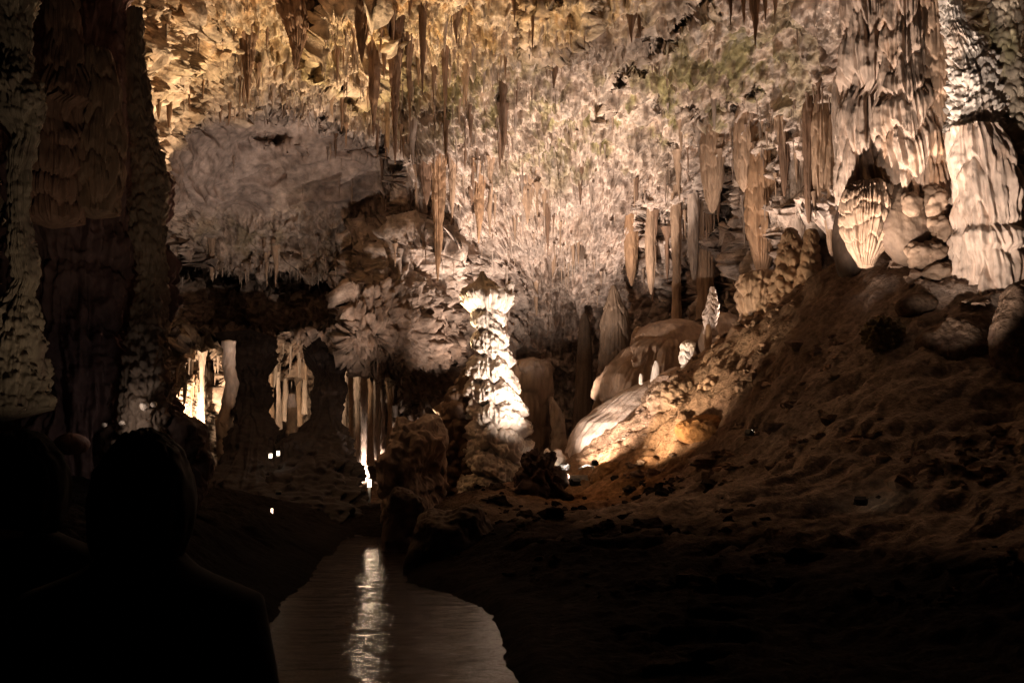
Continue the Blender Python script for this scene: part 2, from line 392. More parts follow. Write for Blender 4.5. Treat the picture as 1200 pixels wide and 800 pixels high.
# channel: keep land above water outside, below inside
TZ = np.where(sd > 0, -.7*np.minimum(sd, .8), TZ*sstep(0, 1.8, -sd)+.45*np.minimum(-sd, .25)+.1*np.minimum(-sd, 1.2))
slope_far = sstep(16, 22, TY)*sstep(1, 4, TX)
TZ = TZ + .22*fbm(TX*.5, TY*.5, TX*0, 4, 91)*sstep(.1, 1.4, -sd)+.05*fbm(TX*2.5, TY*2.5, TX*0, 3, 89)*sstep(1.0, 0, np.abs(sd))
TZ = np.where(sd < -.15, np.maximum(TZ, .02+.05*np.minimum(-sd, 2)), TZ)
rg = ridged(TX*1.3+TY*.6, TY*1.5, TZ*.8, 4, 95, .55)
land = sstep(0.1, 1.5, -sd)
TZ = TZ + land*.09*(rg-.5)*sstep(.1, 1.2, TZ) + land*.22*(ridged(TX*.35+TY*.15, TY*1.1-TX*.3, TZ*.4, 3, 96)-.5)*sstep(.3, 1.5, TZ) - land*.14*sstep(.2, .45, fbm(TX*.5-TY*.3, TY*1.6, TZ, 3, 98)) + land*.08*ridged(TX*.5-TY*.5, TY*2.6+TX*.6, TZ, 3, 93)*sstep(.3, 1.5, TZ)
TZ = TZ + land*.10*fbm(TX*3, TY*3, TZ*2, 3, 97, .6)
# lumpy crust on the lit part of the slope
lx = (TX - (TY*0+4.6))**2/9 + (TY-22.5)**2/9
lump = np.exp(-lx)
TZ = TZ + lump*.40*(.6-worley(TX*1.7, TY*1.7, TZ*1.7, 5)) + lump*.16*(.6-worley(TX*4, TY*4, TZ*4, 7))
# terraced ledges on the near right slope
led = (sstep(5, 8, TX)+sstep(2, 5, TX)*sstep(20, 14, TY))*sstep(20, 16, TY)
q = TZ*2.2 + .8*gn(TX*.6, TY*.6, TX*0, 99)
TZ = TZ + np.clip(led, 0, 1)*.12*(sstep(.55, .95, q-np.floor(q)) - (q-np.floor(q)))
nG = fbm(TX*.5, TY*.5, TZ, 4, 101); nG2 = fbm(TX*2, TY*2, TZ*2, 4, 105)
CG = np.ones(TX.shape+(3,))*np.array((.15,.10,.07))
CG = blend(CG, sstep(-.2, .4, nG)*.6, np.array((.13,.08,.06)))
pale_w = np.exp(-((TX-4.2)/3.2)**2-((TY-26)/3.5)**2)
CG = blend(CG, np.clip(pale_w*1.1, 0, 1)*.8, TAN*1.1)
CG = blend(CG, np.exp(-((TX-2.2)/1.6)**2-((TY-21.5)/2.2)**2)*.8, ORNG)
CG = blend(CG, sstep(.1, .5, nG2)*.4, DARK)
low_shade = np.clip(sstep(1.2, .6, TZ+.4*nG)*sstep(22, 17, TY), 0, 1)
CG = blend(CG, low_shade*.92, np.array((.012,.009,.008)))  # darkness of the low foreground painted into the albedo, nearly black
CG = blend(CG, sstep(21, 17, TY)*(1-low_shade)*.8, np.array((.40,.31,.25)))  # paler albedo stands in for dim overhead light on the near slope
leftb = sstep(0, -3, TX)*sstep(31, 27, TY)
CG = blend(CG, leftb*.95, np.array((.010,.008,.008)))  # unlit left bank painted almost black
TZ = np.where(sd < -.5, np.maximum(TZ, .03), TZ)
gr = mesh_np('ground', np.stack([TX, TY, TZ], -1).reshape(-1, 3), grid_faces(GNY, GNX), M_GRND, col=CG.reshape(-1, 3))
tag(gr, 'brown clay and rock ground sloping up from the water', None, kind='structure')
def ground_z(x, y):
    i = int(round((y+4)/52*(GNY-1))); j = int(round((x+22)/52*(GNX-1)))
    return float(TZ[min(max(i, 0), GNY-1), min(max(j, 0), GNX-1)])

SV, SQ, SC, so = [], [], [], 0
n_, m_ = 6, 8
ph_ = np.linspace(.02, math.pi-.02, n_); th_ = np.linspace(0, 2*math.pi, m_, endpoint=False); TH_, PH_ = np.meshgrid(th_, ph_)
ux_, uy_, uz_ = np.sin(PH_)*np.sin(TH_), -np.sin(PH_)*np.cos(TH_), np.cos(PH_)
rb_ = random.Random(31); k = 0
while k < 900:
    x = rb_.uniform(-1, 12); y = rb_.uniform(9, 25)
    z = ground_z(x, y)
    if z < .25 or fbm(np.array([x*.5]), np.array([y*.5]), np.array([0.]), 2, 94)[0] < rb_.uniform(-.1, .35): continue
    r = .035*math.exp(rb_.gauss(.4, .6)); r = min(r, .22)
    rr_ = r*(1+.9*gn(ux_*1.3, uy_*1.3, uz_*1.3, k))
    V = np.stack([x+ux_*rr_*rb_.uniform(.8, 1.5), y+uy_*rr_, z+uz_*rr_*.7+r*.1], -1).reshape(-1, 3)
    SV.append(V); SQ.append(grid_faces(n_, m_, True)+so); so += len(V)
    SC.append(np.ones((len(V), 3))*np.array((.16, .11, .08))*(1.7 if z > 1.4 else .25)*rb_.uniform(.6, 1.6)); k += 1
rub = mesh_np('rubble', np.concatenate(SV), np.concatenate(SQ), M_GRND, col=np.concatenate(SC), smooth=False)
tag(rub, 'loose brown rubble scattered over the slope', 'rubble', kind='stuff')

# ------------------------------------------------------------------ water
def water():
    m = bpy.data.materials.new('dark_water'); m.use_nodes = True; N = m.node_tree.nodes; L = m.node_tree.links; b = N['Principled BSDF']
    b.inputs['Base Color'].default_value = (.035, .025, .02, 1); b.inputs['Roughness'].default_value = .07; b.inputs['IOR'].default_value = 1.33; b.inputs['Specular IOR Level'].default_value = .28
    geo = N.new('ShaderNodeNewGeometry'); mp = N.new('ShaderNodeMapping'); mp.inputs['Scale'].default_value = (.9, 3.6, 1)
    L.new(geo.outputs['Position'], mp.inputs['Vector'])
    n1 = N.new('ShaderNodeTexNoise'); n1.inputs['Scale'].default_value = 1.7; n1.inputs['Detail'].default_value = 6; n1.inputs['Roughness'].default_value = .68
    L.new(mp.outputs[0], n1.inputs['Vector'])
    bp = N.new('ShaderNodeBump'); bp.inputs['Strength'].default_value = 1.; bp.inputs['Distance'].default_value = .02
    L.new(n1.outputs['Fac'], bp.inputs['Height']); L.new(bp.outputs[0], b.inputs['Normal'])
    nx, ny = 420, 900
    wx = np.linspace(-10, 7, nx); wy = 4+30*np.linspace(0, 1, ny)**1.5; WXX, WYY = np.meshgrid(wx, wy)
    wz = .009*gn(WXX*1.5+.4*WYY, WYY*2.9, WXX*0, 400)+.006*gn(WXX*4.4+.8*WYY, WYY*7.5, WXX*0, 401)+.010*gn(WXX*.5, WYY*1.3, WXX*0, 402)
    o = mesh_np('water', np.stack([WXX, WYY, wz], -1).reshape(-1, 3), grid_faces(ny, nx), m)
    tag(o, 'still dark cave water with faint ripples', None, kind='structure')
water()

# ------------------------------------------------------------------ dripstone builders
def interp_spine(spine, n):
    s = np.array(spine, dtype=float); py = np.linspace(s[0, 1], s[-1, 1], n)
    # smooth-ish interpolation
    cx = np.interp(py, s[:, 1], s[:, 0]); hw = np.interp(py, s[:, 1], s[:, 2])
    return cx, py, hw
def flow(name, spine, d, parent=None, tier=(.0, .0), flute=(0, 0), rough=.12, nscale=2.0, seed=1, col=TAN, col2=None, mat=None,
         knob=0.0, depthk=.9, label=None, cat=None, group=None, closed=True, lean=0.0, dens=1.0, kscale=4.0, phn=1.0, tilt=0.0):
    """dripstone body: spine of (px, py, half width px) at distance d"""
    hmax = max(s[2] for s in spine); L_ = abs(spine[-1][1]-spine[0][1])
    n = int(max(10, L_*.8*dens)); nt = int(np.clip(hmax*5*dens, 14, 420))
    cx, py, hw = interp_spine(spine, n)
    a, b = ray(cx, py); dd = d + lean*np.linspace(0, 1, n)
    xc = a*dd; zc = CAMZ + b*dd; w = hw/F*dd
    th = np.linspace(0, 2*np.pi, nt, endpoint=False)
    TH, ZC = np.meshgrid(th, zc); Wd = np.repeat(w[:, None], nt, 1); XC = np.repeat(xc[:, None], nt, 1); DD = np.repeat(dd[:, None], nt, 1)
    ux, uy = np.sin(TH), -np.cos(TH)
    x = XC+ux*Wd; y = DD+uy*Wd*depthk; z = ZC
    k = 30.0/d
    r = np.zeros_like(x)
    r += rough*2.2*fbm(x*nscale*.5*k/1.3, y*nscale*.5*k/1.3, z*nscale*.35*k/1.3, 4, seed)
    if flute[1]:
        fw = flute[0]
        r += flute[1]*(ridged(ux*fw, uy*fw, z*.25*k, 2, seed+3)-.5)
    if tier[1]:
        hT = tier[0]
        ph = z/hT + tilt*ux + phn*0.8*gn(ux*1.3, uy*1.3, z*.35/hT, seed+5) + phn*.30*gn(ux*3.5, uy*3.5, z*.6/hT, seed+6)
        t = 1-(ph-np.floor(ph))
        r += tier[1]*(np.sqrt(np.clip(t*2.2, 0, 1))*(1-sstep(.86, 1.0, t))-.6)
    if knob:
        r += knob*(.55-worley(x*kscale*k, y*kscale*k, z*kscale*.9*k, seed))
    hwm = max(w)
    sc_ = np.minimum(Wd, hwm)*.75+hwm*.25*np.minimum(1, Wd/hwm*2)
    x = x+ux*r*sc_; y = y+uy*r*sc_*depthk; z = z + .25*r*sc_*(rough > .05)
    V = np.stack([x, y, z], -1).reshape(-1, 3)
    nn = len(V)
    cap0 = np.array([[xc[0], dd[0], zc[0]+.3*w[0]]]); cap1 = np.array([[xc[-1], dd[-1], zc[-1]-.3*w[-1]]])
    Q = grid_faces(n, nt, True)
    j = np.arange(nt); j2 = (j+1) % nt
    T1 = np.stack([np.full(nt, nn), j2, j, j], -1); T2 = np.stack([np.full(nt, nn+1), nn-nt+j, nn-nt+j2, nn-nt+j2], -1)
    V = np.concatenate([V, cap0, cap1])
    TR = np.concatenate([Q[:, [0, 1, 2]], Q[:, [0, 2, 3]], T1[:, :3], T2[:, :3]])
    nz = fbm(V[:, 0]*1.2*k, V[:, 1]*1.2*k, V[:, 2]*.5*k, 4, seed+9)
    c = np.ones((len(V), 3))*col
    c2 = BRWN if col2 is None else col2
    wv_ = sstep(.0, .5, nz)[:, None]*.6
    c = c*(1-wv_)+c2*wv_
    base = (float(xc[-1]), float(dd[-1]), float(min(zc[-1], zc[0])))
    o = mesh_np(name, V, TR, mat or M_COLM, col=c, loc=base)
    if parent is not None:
        o.parent = parent; o.location = Vector(base)-parent.location
    if label: tag(o, label, cat or name.replace('_', ' '), group)
    return o
def blob(name, px, py, d, rx, ry, rz=None, seed=1, rough=.25, ns=1.5, knob=0, ks=4, col=BRWN, col2=None, label=None, cat=None, group=None, mat=None, parent=None, sq=1.0, res=None):
    """rounded boulder / flowstone lump; rx, ry in pixels at distance d"""
    c = P(px, py, d); a = rx/F*d; b = ry/F*d; cdep = (rz or rx)/F*d
    n = res or int(np.clip(max(rx, ry)*2.2, 16, 260)); m = int(n*1.6)
    ph = np.linspace(.01, math.pi-.01, n); th = np.linspace(0, 2*math.pi, m, endpoint=False)
    TH, PH = np.meshgrid(th, ph)
    ux, uy, uz = np.sin(PH)*np.sin(TH), -np.sin(PH)*np.cos(TH), np.cos(PH)
    if sq != 1: 
        ux, uy, uz = [np.sign(q_)*np.abs(q_)**sq for q_ in (ux, uy, uz)]
    x, y, z = c.x+ux*a, c.y+uy*cdep, c.z+uz*b
    k = 30/d
    s = min(a, b)
    r = rough*2*fbm(x*ns, y*ns, z*ns, 5, seed) - rough*.8*billow(x*ns*1.5, y*ns*1.5, z*ns*1.5, 3, seed+4)
    if knob: r = r + knob*(.6-worley(x*ks, y*ks, z*ks, seed))
    x = x+ux*r*s; y = y+uy*r*s; z = z+uz*r*s
    V = np.stack([x, y, z], -1).reshape(-1, 3); Q = grid_faces(n, m, True)
    nn = len(V); V = np.concatenate([V, [[x[0].mean(), y[0].mean(), z[0].mean()]], [[x[-1].mean(), y[-1].mean(), z[-1].mean()]]])
    j = np.arange(m); j2 = (j+1) % m
    TR = np.concatenate([Q[:, [0, 1, 2]], Q[:, [0, 2, 3]], np.stack([np.full(m, nn), j2, j], -1), np.stack([np.full(m, nn+1), nn-m+j, nn-m+j2], -1)])
    nz = fbm(V[:, 0]*2, V[:, 1]*2, V[:, 2]*1.5, 4, seed+9)
    cc = np.ones((len(V), 3))*col; c2 = DARK if col2 is None else col2
    w = sstep(0, .5, nz)[:, None]*.6; cc = cc*(1-w)+c2*w
    base = (c.x, c.y, c.z-b)
    o = mesh_np(name, V, TR, mat or M_COLM, col=cc, loc=base)
    if parent is not None: o.parent = parent; o.location = Vector(base)-parent.location
    if label: tag(o, label, cat or name.replace('_', ' '), group)
    return o

# ------------------------------------------------------------------ great stalagmite in the middle
gs = empty('giant_stalagmite', P(566, 575, 25))
tag(gs, 'tall tiered white stalagmite with a mushroom cap, alone in the middle of the cave', 'stalagmite')
flow('shaft', [(573,352,13),(573,362,15),(573,374,18),(574,386,17),(574,395,20),(575,410,19),(576,425,22),(577,440,24),(580,455,27),(582,475,29),(583,500,32),(584,525,36),(584,550,38),(584,600,42)],
     24.9, gs, tier=(.66, .36), flute=(6, .09), rough=.13, knob=.13, kscale=7, nscale=3, seed=5, col=WHIT*.8, col2=TAN, depthk=.95, dens=1.6, phn=.6, tilt=.32)
flow('buttress', [(556,425,6),(550,445,16),(543,470,26),(540,500,34),(540,530,38),(540,560,42),(538,600,48)], 25.4, gs, tier=(.5, .12), rough=.24, knob=.35, kscale=3.5, nscale=2, seed=6, col=BRWN*.8, col2=DARK)  # left bulge; its shade is painted as dark brown albedo
flow('cap', [(565,318,2),(565,324,4),(566,330,9),(568,337,17),(571,342,27),(571,349,31),(572,356,29),(572,364,22),(572,372,13)], 24.95, gs, tier=(0, 0), flute=(7, .30), rough=.15, knob=.2, kscale=4, nscale=4, seed=8,
     col=WHIT*.9, col2=BRWN, dens=2)
flow('side_knob', [(598,330,3),(598,334,5),(597,340,5),(596,346,6),(595,352,4),(590,360,5),(584,368,4)], 24.9, gs, rough=.15, knob=.2, seed=9, col=WHIT, dens=2)

# ------------------------------------------------------------------ right-hand columns
def grp(name, pos, label, cat): return tag(empty(name, pos), label, cat)
flow('cave_column', [(1018,-70,32),(1018,0,30),(1020,40,31),(1021,90,33),(1022,105,30),(1013,120,24),(1012,160,27),(1014,200,31),(1020,235,32),(1022,275,28)], 20.2, tier=(1.5, .24), flute=(8, .30), rough=.11, nscale=2.5,
     seed=12, col=PALE*.6+TAN*.4, col2=np.array((.30,.19,.13)), label='leftmost of the huge tan columns at upper right, with long fluted skirts', cat='column')
flow('cave_column', [(1066,-70,32),(1065,0,29),(1064,50,30),(1064,90,31),(1066,130,38),(1070,170,42),(1076,200,38),(1078,240,36),(1078,272,30)], 19.4, tier=(1.0, .20), flute=(8, .26), rough=.12, nscale=2.5, seed=14,
     col=PALE*.5+TAN*.5, col2=ORNG, label='wide tan column of stacked scalloped tiers, second of the huge columns at upper right', cat='column')
flow('cave_column', [(1090,-60,16),(1092,0,17),(1096,40,17),(1096,80,16),(1098,110,14),(1100,140,12),(1104,200,8)], 19.0, tier=(.55, .25), flute=(4, .2), rough=.12, seed=15,
     col=TAN*.9, label='short brown column piece tucked against the right side of the scalloped tan column', cat='column')
wc = empty('white_column', P(1160, 336, 18.2)); tag(wc, 'brightly lit white column with smooth pale foot at the right edge of the cave', 'column')
flow('shaft', [(1112,-60,11),(1113,0,11),(1118,30,12),(1128,50,18),(1139,80,26),(1145,110,31),(1146,140,33),(1145,165,30)], 18.6, wc, tier=(.42, .22), flute=(6, .18), rough=.18, knob=.26, kscale=6, nscale=4, seed=16, col=np.array((.58,.52,.46)), col2=TAN, dens=1.3)
flow('foot', [(1146,150,28),(1150,170,34),(1154,210,35),(1158,240,37),(1162,262,38),(1161,270,36),(1163,280,43),(1165,294,43),(1162,300,39),(1165,316,41),(1165,332,43),(1165,356,46)], 18.2, wc, tier=(1.1, .12), flute=(3.2, .22), rough=.16, seed=18,
     col=np.array((.62,.49,.40)), col2=np.array((.46,.29,.19)), dens=1.2)
flow('cave_column', [(1190,-60,30),(1180,0,16),(1180,60,15),(1186,110,18),(1190,160,20),(1196,200,24),(1200,260,20),(1200,340,26)], 18.4, tier=(.45, .2), rough=.14, knob=.3, seed=19,
     col=np.array((.30,.25,.19)), col2=OLIV, label='grey-brown knobbly column cut by the right edge of the picture', cat='column')
# jellyfish-shaped stalagmite and its smooth mound
flow('draped_flowstone', [(1018,212,6),(1019,216,20),(1020,224,29),(1020,240,33),(1020,258,33),(1018,275,27),(1016,290,20),(1015,303,12),(1015,313,7)], 19.5, tier=(.35, .10), flute=(8, .30), rough=.09, nscale=3, seed=21, col=TAN*.8,
     col2=TAN*.45, label='jellyfish-shaped flowstone with a domed top and hanging flutes below the tan columns', cat='flowstone', dens=1.6)
blob('flowstone_mound', 1003, 285, 20.9, 28, 62, 28, seed=22, rough=.10, ns=.8, col=np.array((.08,.053,.037)), label='smooth brown mound curving up behind the jellyfish-shaped flowstone', cat='flowstone')
blob('flowstone_mound', 1062, 262, 19.3, 38, 52, 30, seed=23, rough=.12, ns=.9, col=np.array((.14,.095,.065)), label='smooth brown hump right of the jellyfish-shaped flowstone', cat='flowstone')
pile = empty('flowstone_pile', P(1095, 345, 18.9)); tag(pile, 'heap of rounded and craggy lumps between the huge columns and the white column', 'flowstone')
for i, (px, py, rx, ry, lab) in enumerate([(1098,236,15,22,'round knob just under the scalloped tan column'),(1068,240,12,14,'small rounded knob left of the biggest knob under the tan columns'),(1103,272,16,18,'knobbly lump halfway down the pile beside the white column'),
        (1085,298,20,18,'craggy lump in the middle of the pile beside the white column'),(1096,322,24,14,'blocky orange-lit lump at the bottom of the pile beside the white column'),(1122,318,12,26,'upright brown lump pressed against the foot of the white column'),(1122,372,11,16,'small pale lump on the dark slope below the white column')]):
    blob('flowstone_knob', px, py, 18.8-.05*i, rx, ry, seed=30+i, rough=.35, ns=2.2, knob=.5, ks=4.5, col=TAN*.6, col2=BRWN*.8, parent=pile)
# popcorn cluster
blob('cave_popcorn', 1034, 392, 17.7, 24, 20, 14, seed=61, rough=.15, ns=2, knob=.55, ks=9, col=YELL*.4, col2=BRWN, label='cluster of yellowish popcorn-like nodules on the dark slope at right', cat='cave popcorn', res=150)
# dark boulders on the right slope
for i, (px, py, d, rx, ry, lab) in enumerate([(1130,420,17.2,62,52,'huge smooth dark boulder in the middle of the right-hand slope'),(1215,395,15.8,60,70,'dark boulder half out of frame at the right edge'),
        (1075,360,18.2,26,16,'low ledge of rock above the popcorn nodules')]):
    blob('boulder', px, py, d, rx, ry, rx*.7, seed=40+i, rough=.16, ns=.9, col=np.array((.17,.115,.08)), mat=M_GRND, label=lab, cat='boulder', group='boulders on the right slope')

# ------------------------------------------------------------------ left-hand columns
flow('cave_column', [(8,-40,34),(12,20,24),(20,60,14),(18,90,20),(24,105,26),(26,140,22),(30,160,15),(22,200,12),(22,250,12),(26,300,14),(30,330,12),(24,345,14),(16,370,26),(10,420,40),(5,480,50)], 11, tier=(.55, .22), flute=(5, .2), rough=.16, knob=.25, seed=70,
     col=np.array((.36,.31,.25)), col2=PURP, label='slender pale column at the far left edge, rising from a fluted foot', cat='column')
flow('cave_column', [(70,-40,20),(74,40,18),(76,90,24),(74,120,30),(62,128,33),(60,148,30),(62,165,36),(62,200,36),(60,235,33),(62,260,30)], 13, tier=(.52, .20), flute=(7, .30), rough=.12, seed=72,
     col=np.array((.34,.21,.16)), col2=BRWN, label='dark fluted column with two jellyfish tiers, second column from the left edge', cat='column')
flow('cave_column', [(112,60,14),(114,80,18),(118,105,22),(116,130,24),(114,155,30),(112,200,30),(112,250,26)], 13.3, tier=(.6, .22), flute=(6, .28), rough=.14, seed=74,
     col=np.array((.34,.23,.17)), col2=BRWN, label='reddish-brown fluted column, third column from the left edge', cat='column')
flow('cave_column', [(158,10,8),(160,60,10),(162,110,12),(166,150,13),(172,180,18),(176,215,17),(172,245,20),(176,290,18),(178,330,15),(174,380,20),(170,460,26),(168,540,30)], 14.5, tier=(.42, .2), flute=(4, .15), rough=.18, knob=.3, seed=76,
     col=np.array((.30,.23,.18)), col2=BRWN, label='knobbly dark column at the right side of the left rock mass, next to the arch', cat='column')
flow('rock_mass', [(80,-60,70),(84,20,72),(90,90,74),(92,160,78),(95,240,86),(95,300,90),(96,380,92),(98,460,92),(98,540,100),(98,640,110)], 15.6, tier=(1.3, .10), flute=(6, .20), rough=.20, nscale=1.8, seed=78, depthk=.6, knob=.06,
     col=PURP*1.2, col2=DARK, label='massive dark brown fluted rock body under the left columns', cat='rock mass')
blob('boulder', 84, 520, 13, 20, 13, seed=79, rough=.12, ns=2, col=np.array((.25,.15,.13)), label='small reddish rounded boulder low in the dark between the two visitors', cat='boulder')

# ------------------------------------------------------------------ middle left: dark pillars and the second chamber
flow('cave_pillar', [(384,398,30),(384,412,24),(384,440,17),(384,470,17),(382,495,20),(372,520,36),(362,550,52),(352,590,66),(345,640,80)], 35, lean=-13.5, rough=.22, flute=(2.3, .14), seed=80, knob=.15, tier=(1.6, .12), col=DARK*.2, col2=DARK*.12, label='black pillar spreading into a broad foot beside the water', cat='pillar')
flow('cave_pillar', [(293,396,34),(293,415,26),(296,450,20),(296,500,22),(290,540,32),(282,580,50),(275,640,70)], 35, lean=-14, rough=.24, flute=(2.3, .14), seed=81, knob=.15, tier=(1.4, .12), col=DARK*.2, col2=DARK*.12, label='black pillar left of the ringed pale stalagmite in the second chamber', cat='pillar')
flow('cave_pillar', [(268,400,8),(268,432,7),(272,450,7),(266,480,7),(263,500,9),(264,530,9),(262,570,8)], 30, tier=(.5, .2), rough=.1, knob=.25, seed=82, col=PALE, label='thin knobbly lit pillar seen edge-on left of the black pillars', cat='pillar')
flow('ringed_stalagmite', [(342,462,4),(342,475,6),(342,500,6),(341,512,7),(340,530,8)], 31, tier=(.28, .22), rough=.08, seed=83, col=PALE, label='small ringed pale stalagmite in the second chamber between the black pillars', cat='stalagmite')
blob('boulder', 481, 556, 22, 35, 66, 34, seed=84, rough=.42, ns=1.0, sq=.8, knob=.2, ks=2, col=np.array((.32,.24,.19)), label='big rounded dark boulder left of the great stalagmite', cat='boulder')
blob('boulder', 502, 535, 23, 24, 50, 22, seed=85, rough=.28, ns=1.1, sq=.75, col=np.array((.32,.24,.19)), label='smaller dark hump leaning on the right shoulder of the big rounded boulder', cat='boulder')
blob('shore_rock', 474, 618, 18.8, 26, 46, 26, seed=86, rough=.3, ns=1.2, sq=.7, col=np.array((.13,.09,.07)), label='craggy dark rock standing in the water at the far bend', cat='rock')
blob('shore_rock', 530, 650, 16.0, 52, 62, 46, seed=87, rough=.24, ns=.9, sq=.7, col=np.array((.12,.085,.065)), label='steep dark rock forming the right bank of the water', cat='rock')
blob('boulder', 632, 575, 21.3, 27, 48, 26, seed=88, rough=.5, ns=1.8, sq=.9, knob=.35, ks=4, col=DARK, label='dark craggy boulder hiding the floodlights right of the great stalagmite', cat='boulder')
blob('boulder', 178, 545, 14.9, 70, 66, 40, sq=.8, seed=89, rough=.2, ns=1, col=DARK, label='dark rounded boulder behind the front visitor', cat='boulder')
blob('pale_flowstone', 652, 540, 24.3, 10, 14, 8, seed=90, rough=.3, ns=2.5, knob=.3, col=WHIT*1.1, col2=WHIT, label='blazing white patch of flowstone right beside a hidden floodlight', cat='flowstone')
blob('pale_flowstone', 641, 533, 24.1, 4, 9, 5, seed=91, rough=.35, ns=3, col=WHIT*1.1, col2=WHIT, label='narrow white streak of lit flowstone left of the blazing white patch', cat='flowstone')

# ------------------------------------------------------------------ mid-distance flowstones and stalagmites behind the slope
flow('layered_pillar', [(624,424,20),(624,432,26),(624,445,25),(624,465,24),(623,490,23),(622,520,22),(622,560,24)], 27.5, tier=(.75, .14), flute=(4, .12), rough=.10, seed=92, col=np.array((.30,.22,.17)), label='squat brown layered pillar just right of the great stalagmite', cat='pillar')
flow('stalagmite', [(646,465,2),(648,472,4),(651,482,7),(654,495,9),(656,515,9),(657,535,10),(657,560,11)], 27, tier=(.35, .15), rough=.14, knob=.3, seed=93, col=PALE*.95, label='slim pinkish stalagmite between the layered pillar and the lit slope', cat='stalagmite', dens=1.6)
flow('stalagmite', [(719,334,2),(719,340,5),(720,352,9),(721,362,14),(721,380,17),(721,410,18),(720,440,19),(719,480,22),(719,540,26)], 37, tier=(.9, .12), flute=(4, .1), rough=.08, seed=94, col=TAN*.32, col2=TAN*.22, label='pointed brown bell-shaped stalagmite standing before the back wall', cat='stalagmite')
flow('stalagmite', [(685,366,1),(685,370,4),(685,378,6),(685,420,9),(685,450,10),(684,500,14),(684,560,18)], 40.5, rough=.1, flute=(3, .1), seed=95, col=TAN*.28, col2=TAN*.2, label='small blunt stalagmite left of the pointed bell-shaped one', cat='stalagmite')
flow('stalagmite', [(748,382,1),(748,386,5),(748,394,8),(748,410,10),(748,425,13),(747,500,18)], 33, rough=.1, seed=96, col=TAN, label='stubby tan stalagmite at the right foot of the bell-shaped one', cat='stalagmite')
flow('flowstone_dome', [(782,396,8),(779,400,28),(775,410,44),(771,430,56),(767,460,63),(765,500,66),(765,560,70)], 30.5, tier=(1.3, .10), flute=(6, .08), rough=.13, nscale=1.6, seed=97, depthk=.8, col=np.array((.27,.18,.12)), col2=np.array((.20,.13,.09)), label='large smooth brown dome of flowstone behind the lit slope', cat='flowstone')
blob('flowstone_dome', 790, 402, 31, 52, 28, 40, seed=98, rough=.10, ns=.9, col=np.array((.36,.25,.18)), label='flatter wrinkled dome of flowstone above the large brown dome', cat='flowstone')
blob('flowstone_dome', 850, 400, 29, 30, 36, 30, seed=99, rough=.10, ns=.8, col=np.array((.30,.21,.15)), label='rounded brown lobe of flowstone right of the wrinkled dome', cat='flowstone')
flow('stalagmite', [(806,399,3),(806,403,8),(806,410,8),(806,418,9),(807,426,9),(806,434,6),(806,440,6)], 25, tier=(.22, .35), rough=.15, knob=.3, seed=100, col=WHIT, label='stout white layered stalagmite on the crest of the slope', cat='stalagmite', dens=2)
flow('stalagmite', [(769,423,2),(769,428,4),(768,440,5),(767,450,5),(766,460,5)], 26, rough=.2, knob=.2, seed=101, col=WHIT, label='slim white stalagmite below and left of the stout layered one', cat='stalagmite', dens=2)
flow('stalagmite', [(751,438,1.5),(751,442,2.5),(751,450,2.5)], 25.6, rough=.2, seed=102, col=WHIT, label='tiny white stalagmite stub left of the slim white one', cat='stalagmite', dens=2)
flow('stalagmite', [(742,500,2),(742,503,3.5),(742,510,4),(741,524,5)], 25.2, rough=.12, seed=103, col=WHIT, label='little white stalagmite casting a long shadow on the lit slope', cat='stalagmite', dens=2.4)
flow('stalagmite', [(830,380,2),(830,386,4),(830,400,4.5),(830,422,5)], 25.5, rough=.08, seed=104, col=TAN*1.1, label='straight tan post-like stalagmite on the crest right of the stout white one', cat='stalagmite', dens=2)
flow('stalagmite', [(844,400,3),(844,405,4.5),(844,418,5)], 25, rough=.08, seed=105, col=TAN*1.1, label='short tan stump of stalagmite right of the post-like one', cat='stalagmite', dens=2)
flow('stalagmite', [(835,336,2),(835,345,4),(835,358,7),(833,370,9),(832,382,6),(834,395,8)], 26.5, tier=(.22, .35), rough=.18, knob=.4, seed=106, col=PALE, label='knobbly banded stalagmite on the ridge below the hanging pillars', cat='stalagmite', dens=2)
flow('flowstone_block', [(893,318,10),(893,322,24),(892,335,30),(890,350,28),(890,368,22),(890,390,24)], 24.5, tier=(.5, .2), flute=(6, .25), rough=.16, knob=.2, seed=107, col=TAN, col2=BRWN, label='broad fluted flowstone block on the ridge below the big orange drapery', cat='flowstone')
flow('flowstone_block', [(925,268,4),(926,276,9),(926,295,14),(924,315,17),(922,340,20),(920,370,24)], 23.6, tier=(.35, .25), rough=.18, knob=.4, seed=108, col=TAN, col2=BRWN, label='knobbly conical flowstone right of the broad fluted block', cat='flowstone')
flow('flowstone_block', [(950,270,6),(950,290,9),(948,320,12),(945,350,14)], 23, tier=(.3, .25), rough=.2, knob=.3, seed=109, col=TAN, col2=BRWN, label='dark banded cone at the left foot of the smooth brown mound', cat='flowstone')

